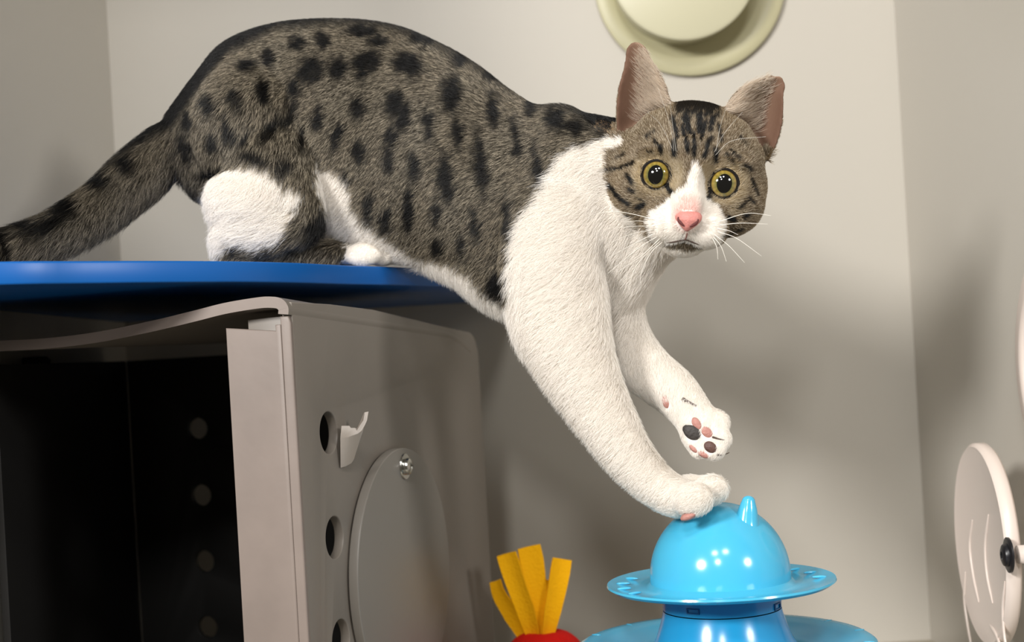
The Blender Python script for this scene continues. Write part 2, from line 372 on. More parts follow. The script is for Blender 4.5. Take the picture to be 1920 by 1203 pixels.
hard(link('base_tier', lathe('base_tier', base, (TX, TY, 0), 96), M_toy2, toy), 60)
# rectangular latch slots in the neck
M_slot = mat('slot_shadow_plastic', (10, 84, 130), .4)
for px, py, w, h in ((1285, 1147, 13, 5), (1445, 1137, 9, 6)):
    ux = (px-1351)*pxm/rn; an = math.asin(max(-1, min(1, ux))); cx = np.array((TX+rn*math.sin(an), TY-rn*math.cos(an), 0)); cx[2] = P(px, py, cx[1])[2]
    et = np.array((math.cos(an), math.sin(an), 0)); en_ = np.array((math.sin(an), -math.cos(an), 0)); ww, hh = w*pxm, h*pxm
    if px > 1400: ww *= 1.5
    o1 = [(-ww, -hh), (ww, -hh), (ww, hh), (-ww, hh)]; i1 = [(-ww*.8, -hh*.6), (ww*.8, -hh*.6), (ww*.8, hh*.6), (-ww*.8, hh*.6)]
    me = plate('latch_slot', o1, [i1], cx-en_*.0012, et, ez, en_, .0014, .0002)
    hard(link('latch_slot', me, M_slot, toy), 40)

# ------------------------------------------------------------------ red plush with yellow felt leaves
DP = 1.05; pb = P(1024, 1258, DP); RP = 88*DP/F
plush = empty('plush_toy', (pb[0], pb[1], 0), 'red plush toy with yellow felt leaves behind the blue toy', 'plush toy')
M_red = mat('red_fleece', (206, 22, 14), .9, bump=(400, .5), var=.06, spec=.2); M_yel = mat('yellow_felt', (236, 172, 12), .92, bump=(500, .5), var=.05, spec=.15)
top_z = P(1024, 1172, DP)[2]; hb_ = top_z/2
v, f = ellipsoid((pb[0], pb[1], hb_), (np.array((RP, 0, 0)), np.array((0, RP, 0)), np.array((0, 0, hb_))), 40, 28)
v[:, 2] -= .006*np.exp(-(((v[:, 0]-pb[0])**2+(v[:, 1]-pb[1])**2)/.012**2))*(v[:, 2] > hb_)
link('body', mesh('body', v, f), M_red, plush, label='red fleece body')
def felt(pts, w0, w1, yaw, d):
    c = spline([P(x, y, dd) for x, y, dd in pts], 14); t, a, b = frames(c, (math.sin(yaw), math.cos(yaw), 0)); v = []; w = np.interp(np.linspace(0, 1, 14), [0, .3, .85, 1], [w0*.75, w0, w1, w1*.96])*d/F; th = .0011
    for i in range(14):
        for s, q in ((-1, -1), (-.3, -1), (.3, -1), (1, -1), (1, 1), (.3, 1), (-.3, 1), (-1, 1)):
            v.append(c[i]+a[i]*s*w[i]/2+b[i]*(q*th+.0012*math.cos(s*3)))
    f = grid_faces(14, 8)+[tuple(range(8))[::-1], tuple(13*8+k for k in range(8))]
    return bevel(hard(link('felt_leaf', mesh('felt_leaf', v, f), M_yel, plush), 40), .0004)
felt([(985, 1192, 1.05), (960, 1150, 1.052), (938, 1115, 1.055), (930, 1088, 1.058)], 36, 26, .5, 1.05)
felt([(1000, 1190, 1.046), (985, 1140, 1.042), (965, 1085, 1.040), (950, 1037, 1.040)], 36, 40, .25, 1.04)
felt([(1012, 1190, 1.048), (1010, 1140, 1.046), (1002, 1080, 1.045), (991, 1024, 1.045)], 32, 46, -.2, 1.045)
felt([(1026, 1190, 1.046), (1036, 1140, 1.044), (1045, 1095, 1.044), (1053, 1047, 1.046)], 34, 40, -.35, 1.045)
felt([(1016, 1190, 1.062), (1024, 1150, 1.066), (1032, 1120, 1.068), (1040, 1090, 1.07)], 34, 38, .1, 1.06)

# ------------------------------------------------------------------ port and swung-open round cover on the right wall
M_white = mat('white_port_plastic', (226, 212, 202), .32, bump=(60, .03))
rp = np.array((XR, .905, hit(1906, 685, (XR, 0, 0), (1, 0, 0))[2])); R3 = .098
pr2 = empty('wall_port', tuple(rp), 'white round port flange on the right wall at the frame edge', 'vent')
pr2.name = 'wall_port.001'
fl = lathe('flange', [(R3*.72, 0), (R3, 0), (R3, .006), (R3-.004, .009), (R3*.8, .009), (R3*.76, .014), (R3*.72, .014), (R3*.70, .012), (R3*.70, 0), (R3*.72, 0)], rp, 96, (-1, 0, 0))
hard(link('flange', fl, M_white, pr2), 50)
lt = lathe('latch', [(0, 0), (.008, 0), (.008, .010), (.006, .013), (0, .013)], (XR-.009, .955, rp[2]-.088), 24, (-1, 0, 0)); hard(link('latch', lt, mat('bronze', (150, 110, 60), .35, Metallic=.8), pr2))
# cover disc: leftmost (1797,1020), top (1843,830)
cc = P(1846, 1020, .972); RC = 190*.972/F; yaw = math.radians(4.5)
nC = np.array((-math.cos(yaw), -math.sin(yaw)*-1, 0)); nC = np.array((-math.cos(yaw), math.sin(yaw), 0))
eC = np.cross(nC, ez)        # along the disc, away from the room or towards it
if eC[1] < 0: eC = -eC
cov = empty('port_cover', tuple(cc), 'white round swing cover with raised arcs and black screw on the right', 'cover')
cd = lathe('cover_plate', [(0, -.006), (RC-.002, -.006), (RC, -.004), (RC, .002), (RC-.0025, .0042), (RC*.93, .0035), (0, .0035)], cc, 120, nC)
hard(link('cover_plate', cd, M_white, cov), 50)
def arc_ridge(pts):
    c = spline([hit(x, y, cc+nC*.0037, nC) for x, y in pts], 16); v, f = tube(c, np.interp(np.linspace(0, 1, 16), [0, .15, .85, 1], [.0006, .0016, .0016, .0006]), np.interp(np.linspace(0, 1, 16), [0, .15, .85, 1], [.0004, .001, .001, .0004]), 10, tuple(nC))
    link('raised_arc', mesh('raised_arc', v, f), M_white, cov)
arc_ridge([(1823, 975), (1818, 1020), (1824, 1075), (1835, 1128)])
arc_ridge([(1853, 965), (1847, 1020), (1850, 1075), (1861, 1130)])
arc_ridge([(1810, 1072), (1808, 1120), (1814, 1170), (1822, 1215)])
arc_ridge([(1856, 1172), (1866, 1186), (1873, 1203), (1878, 1225)])
arc_ridge([(1884, 1090), (1880, 1140), (1883, 1190), (1890, 1230)])
pv = hit(1893, 1040, cc+nC*.0037, nC)
M_blk = mat('black_rubber', (26, 26, 30), .35)
wsh = lathe('washer', [(0, 0), (.0115, 0), (.0115, .0012), (.010, .0018), (0, .0018)], pv, 40, nC); hard(link('washer', wsh, M_blk, cov, label='black washer'))
screw('screw', pv+nC*.0017, nC, .0075, .0035, M_blk, cov)['label'] = 'black screw head'
po = pv-nC*.0095; pq = lathe('pivot_post', [(0, 0), (.006, 0), (.006, 1.0), (0, 1.0)], (0, 0, 0), 20)
v, f = tube([pv-nC*.005, np.array((XR+.001, pv[1]+.0, pv[2]))], [.006, .006], None, 20, (0, 0, 1), False); link('pivot_post', mesh('pivot_post', v, f), M_white, cov)
bpy.data.meshes.remove(pq)

# ------------------------------------------------------------------ the cat: one continuous body
def PX(px, py, d, r): return P(px, py, d), r*d/F
def limb(pts, n=26, seg=24, flat=1.0, ref=(0, 1, 0)):
    """rows of (px, py, depth, radius px[, depth radius px])"""
    a = [(*P(q[0], q[1], q[2]), q[3]*q[2]/F, (q[4] if len(q) > 4 else q[3]*flat)*q[2]/F) for q in pts]; a = spline(a, n)
    return tube(a[:, :3], a[:, 3], a[:, 4], seg, ref), a
def ball(px, py, d, rx, ry, rz, rot=0.0):
    c = P(px, py, d); k = d/F; x = P(px+1, py, d)-c; y = P(px, py-1, d)-c; x /= np.linalg.norm(x); y /= np.linalg.norm(y); z = np.cross(x, y)
    cr, sr = math.cos(rot), math.sin(rot); return ellipsoid(c, ((x*cr+y*sr)*rx*k, (-x*sr+y*cr)*ry*k, z*rz*k))
DH = .845; HC = P(1294, 327, DH); kh = DH/F
hx = P(1295, 327, DH)-HC; hx /= np.linalg.norm(hx); hy = P(1294, 326, DH)-HC; hy /= np.linalg.norm(hy); hz_ = -HC+np.array((0, 0, EYE)); hz_ /= np.linalg.norm(hz_)
tl = math.radians(-6.0); HX = hx*math.cos(tl)+hy*math.sin(tl); HY = -hx*math.sin(tl)+hy*math.cos(tl); HZ = hz_
HX = HX-HZ*np.dot(HX, HZ); HX /= np.linalg.norm(HX); HY = np.cross(HZ, HX)
def H(x, y, z): return HC+(HX*x+HY*y+HZ*z)*kh
def hball(x, y, z, rx, ry, rz): return ellipsoid(H(x, y, z), (HX*rx*kh, HY*ry*kh, HZ*rz*kh))
def to_head(p):
    q = (np.asarray(p)-HC)/kh; return np.stack([q @ HX, q @ HY, q @ HZ], -1)

pieces = []
FLOW = []                                   # (position, direction, hair length mm, radius)
def flow_path(path, rad, length, sign=1, extra=(0, 0, 0), pw=1.0):
    t = np.gradient(path, axis=0); t /= np.linalg.norm(t, axis=1)[:, None]
    for i in range(0, len(path), 2): FLOW.append((path[i], t[i]*sign+np.asarray(extra), length if np.isscalar(length) else np.interp(i/(len(path)-1), *length), rad[i]*pw))
# torso: station rows of (top x, top y, bottom x, bottom y, half width px, depth)
ST = [(320, 212, 338, 332, 48, .955), (374, 146, 368, 362, 84, .955), (432, 84, 436, 400, 112, .954), (524, 50, 540, 440, 124, .950), (640, 42, 640, 466, 124, .945), (740, 52, 735, 484, 106, .940),
      (826, 86, 795, 496, 108, .932), (894, 126, 860, 526, 112, .920), (954, 172, 912, 566, 106, .910), (1006, 200, 972, 590, 100, .899), (1066, 202, 1046, 596, 96, .888), (1124, 236, 1136, 572, 88, .878), (1172, 290, 1190, 522, 64, .871), (1200, 340, 1214, 486, 40, .867)]
st = spline([(*P((a+c)/2, (b+d)/2, e), *(P(a, b, e)-P(c, d, e)), w*e/F) for a, b, c, d, w, e in ST], 60)
v = []; an = np.arange(36)*2*np.pi/36
tg = np.gradient(st[:, :3], axis=0)
for i in range(60):
    up = st[i, 3:6]; w = np.cross(up/np.linalg.norm(up), tg[i]/np.linalg.norm(tg[i])); w /= np.linalg.norm(w)
    cs, sn = np.cos(an), np.sin(an); v.append(st[i, :3]+(np.sign(cs)*np.abs(cs)**.92)[:, None]*up/2+(np.sign(sn)*np.abs(sn)**.92)[:, None]*w*st[i, 6])
pieces.append((np.vstack(v), grid_faces(60, 36)+[tuple(range(36))[::-1], tuple(59*36+k for k in range(36))]))
tdir = np.gradient(st[:, :3], axis=0); tdir /= np.linalg.norm(tdir, axis=1)[:, None]
for i in range(0, 60, 2):
    u = st[i, 3:6]; hl = np.linalg.norm(u)
    for k, (dn, ln) in zip((.42, .15, -.15, -.42), ((-.35, 7), (-.8, 7.5), (-1.2, 8.5), (-1.1, 12))):
        FLOW.append((st[i, :3]+u*k, -tdir[i]+np.array((0, 0, dn)), ln, hl*.30))
T_, A_ = limb([(356, 262, .952, 56), (308, 291, .946, 49), (262, 327, .936, 46), (203, 377, .922, 40), (138, 420, .902, 36), (72, 450, .89, 33), (0, 470, .875, 30), (-45, 478, .85, 26), (-62, 480, .82, 20), (-60, 482, .80, 12)], 50)
pieces.append(T_); flow_path(A_[:, :3], A_[:, 3], ([0, .3, 1], [11, 17, 18]), 1, (0, 0, -.6), 1.3)
# near hind leg: thigh, knee, shank, heel and foot
for q in [(470, 235, .918, 108, 118, 80), (506, 316, .905, 84, 90, 62), (478, 376, .899, 88, 72, 58)]: pieces.append(ball(*q))
T_, A_ = limb([(500, 250, .918, 90, 60), (538, 330, .905, 60, 54), (566, 388, .899, 37, 42), (562, 420, .900, 34, 38)], 18); pieces.append(T_); flow_path(A_[:, :3], A_[:, 3], 11, 1, (-.5, 0, -.3), .9)
T_, A_ = limb([(566, 412, .900, 36, 40), (522, 418, .899, 48, 46), (480, 420, .899, 52, 46), (440, 434, .900, 42, 38), (424, 462, .902, 24, 24), (428, 474, .906, 18, 20)], 22); pieces.append(T_); flow_path(A_[:, :3], A_[:, 3], 12, 1, (-.3, 0, -.25), 1.0)
T_, A_ = limb([(424, 473, .905, 16, 20), (480, 473, .908, 18, 21), (560, 473, .915, 21, 23), (640, 474, .926, 20, 24), (680, 476, .932, 20, 26)], 22); pieces.append(T_); flow_path(A_[:, :3], A_[:, 3], 5, 1, (0, 0, -.1), 1.0)
FT = [(680, 477, .922, 34, 21, 17), (712, 476, .930, 31, 22, 16), (716, 480, .945, 26, 19, 15)]
for q in FT: pieces.append(ball(*q))
# far hind leg, behind the body
for q in [(470, 250, .985, 100, 110, 60)]: pieces.append(ball(*q))
T_, A_ = limb([(540, 380, .985, 48), (500, 440, .99, 40), (480, 486, .99, 20), (560, 490, .99, 20), (650, 490, .99, 20)], 24); pieces.append(T_); flow_path(A_[:, :3], A_[:, 3], 8, 1)
# near foreleg
T_, A_ = limb([(1050, 400, .868, 100, 74), (1038, 500, .858, 94, 68), (1052, 600, .850, 86, 58), (1085, 690, .844, 68, 52), (1128, 770, .838, 53, 45), (1174, 845, .832, 43, 39), (1214, 893, .828, 38, 36), (1250, 922, .825, 38, 38), (1275, 932, .823, 36, 40)], 44)
pieces.append(T_); flow_path(A_[:, :3], A_[:, 3], ([0, .45, .75, 1], [12, 10, 7, 3]), 1, (-1.5, 0, .1), 1.0)
PAW = [(1272, 934, .819, 38, 34, 34, .1), (1301, 936, .806, 37, 31, 26, .25), (1331, 919, .818, 36, 27, 25, .35), (1330, 915, .834, 33, 24, 24, .35), (1290, 916, .834, 40, 24, 30, .2)]
for q in PAW: pieces.append(ball(*q))
# far foreleg, lifted, pads turned to the viewer
T_, A_ = limb([(1140, 420, .885, 96, 60), (1150, 500, .888, 82, 58), (1152, 570, .890, 54, 48), (1168, 628, .888, 46, 42), (1208, 688, .880, 46, 40), (1262, 733, .868, 43, 37), (1296, 772, .858, 38, 31), (1318, 806, .852, 41, 27)], 40)
pieces.append(T_); flow_path(A_[:, :3], A_[:, 3], ([0, .4, .75, 1], [11, 7, 5, 2.5]), 1, (-.7, 0, 0), 1.0)
FP2 = [(1314, 812, .850, 42, 38, 22, -.9), (1345, 790, .853, 25, 24, 19, -.8), (1349, 820, .848, 25, 22, 19, -.6), (1337, 842, .846, 25, 20, 18, -.3), (1312, 842, .848, 22, 18, 16, -.3), (1286, 752, .862, 24, 20, 34, -.8)]
for q in FP2: pieces.append(ball(*q))
# neck and chest
T_, A_ = limb([(1065, 320, .88, 108, 84), (1140, 330, .876, 104, 84), (1210, 338, .870, 100, 86), (1280, 345, .866, 96, 86)], 20); pieces.append(T_); flow_path(A_[:, :3], A_[:, 3], 10, -1, (-.1, 0, -.7), 1.0)
T_, A_ = limb([(1262, 400, .870, 66, 70), (1216, 446, .874, 55, 66), (1176, 508, .880, 48, 60), (1150, 560, .885, 36, 50)], 20); pieces.append(T_); flow_path(A_[:, :3], A_[:, 3], 11, 1, (0, 0, -.3), 1.0)
# head
heads = [(-54, 82, -8, 52, 34, 62), (54, 82, -8, 52, 34, 62), (0, 22, -20, 134, 112, 118), (0, 75, -15, 96, 62, 92), (-72, -38, 6, 70, 70, 78), (72, -38, 6, 70, 70, 78), (-88, -20, -20, 56, 74, 66), (88, -20, -20, 56, 74, 66), (0, -60, 30, 90, 78, 88),
         (-36, -96, 84, 44, 35, 46), (36, -96, 84, 44, 35, 46), (0, -124, 72, 40, 26, 48), (0, -92, 92, 34, 36, 50), (-66, 30, 74, 40, 16, 30), (66, 30, 74, 40, 16, 30), (0, 20, 70, 50, 52, 48)]
for q in heads: pieces.append(hball(*q))
T_ = tube(spline([H(0, 40, 98), H(0, 0, 108), H(0, -40, 124), H(0, -70, 136), H(0, -84, 138)], 16), np.interp(np.arange(16), [0, 8, 15], [34, 27, 21])*kh, np.interp(np.arange(16), [0, 8, 15], [26, 22, 16])*kh, 20, tuple(HZ)); pieces.append(T_)
# ears: thick cupped shells, open side towards the viewer
EAR_IN = []
def ear(base_in, base_out, tip, fold, depth, name):
    """rows from base to tip; each row an arc from the inner edge round the back to the outer edge"""
    bi, bo, tp_ = map(lambda q: np.array(q, float), (base_in, base_out, tip)); N, Mx = 20, 17; outer = []; inner = []; th = 5.2
    for i in range(N):
        s = i/(N-1)
        bow = math.sin(math.pi*min(1, s*1.0))
        a = bi+(tp_-bi)*s; b = bo+(tp_-bo)*s
        w = np.linalg.norm(b-a); 
        a = a+fold[0]*bow; b = b+fold[1]*bow
        if s > .60:                                   # rounded tip
            k = math.sqrt(max(.0, 1-((s-.60)/.40)**2)); mid = (a+b)/2; wmin = 25*k+2; d_ = (b-a); ln = np.linalg.norm(d_)+1e-6
            if ln < 2*wmin: a = mid-d_/ln*wmin; b = mid+d_/ln*wmin
        ro = []; ri = []
        wid = np.linalg.norm(b-a)
        for j in range(Mx):
            t = j/(Mx-1); c = a+(b-a)*t; cup = math.sin(math.pi*t)**.8*wid*depth*(1-.25*s)
            c = c+np.array((0, 0, -cup)); nrm = np.array(((t-.5)*1.3*(1 if b[0] > a[0] else -1), .15, -.8)); nrm /= np.linalg.norm(nrm)
            ro.append(H(*(c+nrm*th))); ri.append(H(*(c-nrm*th*.4)))
        outer.append(ro); inner.append(ri)
    V = np.array(outer).reshape(-1, 3); V2 = np.array(inner).reshape(-1, 3); n = N*Mx; f = []
    f += [q for q in grid_faces(N, Mx, False)]; f += [tuple(n+k for k in q[::-1]) for q in grid_faces(N, Mx, False)]
    for i in range(N-1):
        for j in (0, Mx-1): a = i*Mx+j; f.append((a, a+Mx, n+a+Mx, n+a))
    for j in range(Mx-1):
        for i in (0, N-1): a = i*Mx+j; f.append((a, a+1, n+a+1, n+a))
    EAR_IN.append(V2.reshape(N, Mx, 3)); return np.vstack([V, V2]), f
E1 = ear((-46, 92, 22), (-142, 44, -22), (-132, 234, 8), (np.array((18, 4, 0)), np.array((-15, 0, 0))), .42, 'l')
E2 = ear((46, 92, 22), (142, 36, -22), (144, 196, 8), (np.array((-26, 18, 0)), np.array((14, -4, 0))), .42, 'r')
earparts = [E1, E2]

V, Fc = join(pieces+earparts)
tmp = bpy.data.objects.new('tmp', mesh('tmp', V, Fc)); C.objects.link(tmp)
bm = bmesh.new(); bm.from_mesh(tmp.data);
bmesh.ops.recalc_face_normals(bm, faces=bm.faces); bm.to_mesh(tmp.data); bm.free()
md = tmp.modifiers.new('r', 'REMESH'); md.mode = 'VOXEL'; md.voxel_size = .00135
body = bpy.data.meshes.new_from_object(tmp.evaluated_get(bpy.context.evaluated_depsgraph_get())); bpy.data.objects.remove(tmp)
nv = len(body.vertices); co = np.empty(nv*3, 'f'); body.vertices.foreach_get('co', co); co = co.reshape(-1, 3).astype(float)
ed = np.empty(len(body.edges)*2, 'i'); body.edges.foreach_get('vertices', ed); ed = ed.reshape(-1, 2)
deg = np.bincount(ed.ravel(), minlength=nv).astype(float)
def nbr(x):
    o_ = np.zeros_like(x)
    for k in range(x.shape[1]): o_[:, k] = np.bincount(ed[:, 0], x[ed[:, 1], k], nv)+np.bincount(ed[:, 1], x[ed[:, 0], k], nv)
    return o_/deg[:, None]
hd = to_head(co); uvp = project(co)
is_ear = (np.abs(hd[:, 0]) < 190) & (hd[:, 1] < 270) & (hd[:, 1] > 60) & ((np.abs(hd[:, 0]-48*np.sign(hd[:, 0])) > 0) & (np.hypot(hd[:, 0], hd[:, 1]-20) > 128)) & (hd[:, 2] > -75) & (hd[:, 2] < 70)
in_head = (np.linalg.norm(hd*np.array((1, 1, .9)), axis=1) < 175)
fine = in_head | (uvp[:, 1] > 780) | ((uvp[:, 0] > 640) & (uvp[:, 0] < 745) & (uvp[:, 1] > 452))
wgt = np.where(is_ear, .16, np.where(fine, .30, .6)); 
for it in range(22): co += (nbr(co)-co)*wgt[:, None]
for it in range(3): co += (nbr(co)-co)*.3
# settle the feet on the shelf
edg = np.interp(co[:, 0], [q[0] for q in prof], [q[1] for q in prof]); ramp = np.clip((co[:, 1]-edg-.002)/.03, 0, 1); ramp = ramp*ramp*(3-2*ramp)*np.clip((-.015-co[:, 0])/.04, 0, 1); co[:, 2] += np.maximum(0, ZS+.001-co[:, 2])*ramp*(co[:, 2] > ZS-.06)
bvh0 = BVHTree.FromPolygons([tuple(x) for x in co], [tuple(p.vertices) for p in body.polygons])
EYEF = []
def smooth01(x): x = np.clip(x, 0, 1); return x*x*(3-2*x)
for k, (px, py) in enumerate(((1232, 328), (1355, 344))):
    vdir = np.array(CM @ Vector(((px-960)/F, (601.5-py)/F+SHIFT/F, -1))); vdir /= np.linalg.norm(vdir)
    s_ = np.array(bvh0.ray_cast(Vector((0, 0, EYE)), Vector(vdir))[0]); zf = -vdir+HX*(-.14 if k == 0 else .14)+HY*.02; zf /= np.linalg.norm(zf); fx = np.cross(HY, zf); fx /= np.linalg.norm(fx); fy = np.cross(zf, fx)
    dep = []
    for a in np.linspace(0, 2*math.pi, 33)[:-1]:
        o_ = s_+(fx*math.cos(a)+fy*math.sin(a))*30*kh+zf*.05; h_ = bvh0.ray_cast(Vector(o_), Vector(-zf))[0]; dep.append(np.dot(np.array(h_)-s_, zf)/kh)
    dm_ = float(np.clip(np.mean(dep), -12, 4)); c_ = s_+zf*(dm_-12)*kh; EYEF.append((c_, zf, fx, fy))
    q = (co-c_)/kh; X_, Y_, Z_ = q @ fx, q @ fy, q @ zf; rho = np.hypot(X_, Y_*1.03); m_ = (rho < 62) & (np.abs(Z_) < 70)
    zr_ = math.sqrt(32**2-27**2)+1.5; wgt_ = 1-smooth01((rho-28.5)/28); Zn = Z_*(1-wgt_)+zr_*wgt_; Zn = np.where(rho < 26, -6, np.where(rho < 28.5, np.minimum(Zn, zr_), Zn)); co[m_] += (zf[None]*((Zn-Z_)*kh)[:, None])[m_]
body.vertices.foreach_set('co', co.ravel().astype('f')); body.update()
print('body verts', nv)

# ------------------------------------------------------------------ coat colours (all by position on the animal)
def poly(uv, pts):
    x, y = uv[:, 0], uv[:, 1]; ins = np.zeros(len(x), bool); n = len(pts)
    for i in range(n):
        x0, y0 = pts[i]; x1, y1 = pts[(i+1) % n]
        if y0 == y1: continue
        ins ^= ((y0 > y) != (y1 > y)) & (x < (x1-x0)*(y-y0)/(y1-y0)+x0)
    return ins
def seg_d(uv, a, b):
    a = np.array(a, float); b = np.array(b, float); d_ = b-a; t = np.clip(((uv-a) @ d_)/max(1e-6, d_ @ d_), 0, 1); return np.linalg.norm(uv-(a+t[:, None]*d_), axis=1)
SPOTS = [(644,126,17,20,0),(615,77,16,13,0),(698,116,28,18,.2),(688,130,12,20,0),(775,122,28,18,-.3),(786,134,14,16,0),(868,119,17,14,0),(806,82,30,12,-.2),(930,152,20,13,-.4),(680,198,15,20,.2),(752,190,16,24,-.4),(768,216,14,26,-.2),(857,180,19,32,0),(816,232,11,27,.1),(935,211,12,30,.1),(605,216,11,22,-.2),(682,278,12,20,0),(737,288,12,24,0),(788,304,13,24,0),(848,330,15,42,.1),(914,305,12,58,.1),(778,381,10,44,0),(832,454,12,20,0),(878,453,10,22,0),(902,412,9,32,.2),(1007,201,14,16,0),(1053,222,18,20,0),(1084,240,26,11,0),(1118,218,20,18,0),(1022,309,9,42,.15),(940,526,17,26,0),(688,62,32,10,0),(592,128,26,22,.5),(571,82,16,11,0),(545,207,12,34,-.5),(510,233,12,32,-.5),(566,252,10,24,-.3),(432,233,11,26,.2),(406,259,12,18,0),(354,268,11,28,.2),(475,125,18,13,.3),(514,108,12,18,0),(462,250,8,20,-.4),(482,286,28,8,-.4),(402,311,26,9,.3),(536,303,14,12,0),(356,367,13,20,.2),(359,216,10,16,0),(596,412,17,34,-.4),(69,415,14,26,-.3),(143,380,13,26,-.4),(203,330,14,22,-.5),(20,450,12,30,-.3),(250,300,12,18,-.5),(110,410,40,9,.6),(745,250,9,22,0),(640,250,9,24,-.3),(870,250,10,30,.1),(980,260,8,36,.15),(965,400,9,36,.1),(700,380,9,28,0),(735,400,9,24,0),(830,390,8,26,.1),(655,330,8,20,0),(450,180,12,20,.4),(400,190,12,18,.4),(560,160,13,18,.3),(720,80,20,9,0),(880,90,20,9,-.4),(500,170,11,22,.2)]
WHITE = [[(421,322),(446,308),(475,300),(499,308),(529,339),(574,357),(566,372),(555,400),(548,425),(536,446),(494,459),(452,450),(421,467),(404,490),(396,470),(396,411),(374,388),(380,357),(396,334)],
         [(592,300),(611,312),(640,318),(662,345),(668,379),(682,402),(714,421),(752,449),(785,472),(845,484),(885,503),(910,535),(935,550),(962,560),(975,640),(900,640),(800,530),(745,530),(690,456),(640,446),(628,436),(612,421),(604,390),(592,360),(583,327)],
         [(648,456),(640,520),(745,520),(745,452)],
         [(1150,258),(1128,262),(1085,274),(1054,288),(1030,322),(1016,366),(982,408),(965,450),(958,500),(963,550),(955,610),(960,1100),(1500,1100),(1500,600),(1330,470),(1260,300)]]
STRIPES = [((1228,268),(1240,282),4),((1216,285),(1228,290),3),((1366,286),(1384,300),4),((1160,300),(1176,292),3),((1215,262),(1230,250),3),((1384,262),(1396,276),3),((1398,372),(1408,380),4),((1170,400),(1188,404),3),((1200,372),(1214,378),3),((1279,243),(1291,291),5),((1321,236),(1314,266),5),((1331,264),(1317,299),5),((1300,255),(1301,296),5),((1264,270),(1267,296),6),((1341,285),(1337,307),6),((1238,279),(1242,291),5),((1142,322),(1168,317),4),((1168,317),(1190,308),4),((1178,330),(1190,346),5),((1146,349),(1164,371),5),((1164,371),(1184,384),5),((1200,388),(1210,384),6),((1184,357),(1190,360),5),((1406,338),(1416,366),4),((1391,404),(1396,402),6),((1364,408),(1371,410),6),((1356,441),(1386,426),3),((1378,390),(1399,374),3),((1250,346),(1260,365),5),((1331,354),(1326,375),5),((1359,293),(1372,306),4),((1390,310),(1405,322),4),((1285,225),(1292,250),7),((1310,222),(1312,250),7),((1335,226),(1330,250),6),((1262,225),(1270,262),5),((1345,240),(1350,270),4)]
SPOTS = np.array(SPOTS, float)
def fbm(p, s):
    q = p*s; o_ = 0
    for k, (a, b, c) in enumerate(((1, .7, .3), (-.6, 1.1, .5), (.4, -.8, 1.2), (1.3, .2, -.9), (-1.1, -.5, .8))): o_ = o_+np.sin(q[:, 0]*a*1.7+q[:, 1]*b*1.3+q[:, 2]*c*1.9+k*1.7+1.3*np.sin(q[:, (k) % 3]*.9+k))
    return o_/5
C_TAB, C_DARK, C_WHITE, C_SPOT = np.array(lin(108, 99, 83)), np.array(lin(36, 32, 28)), np.array(lin(250, 246, 240)), np.array(lin(15, 14, 13))
C_FACE, C_CREAM, C_PINK = np.array(lin(138, 118, 90)), np.array(lin(208, 188, 150)), np.array(lin(246, 216, 208))
EYES = (np.array((-60.5, -6.0)), np.array((62.5, -10.0)))
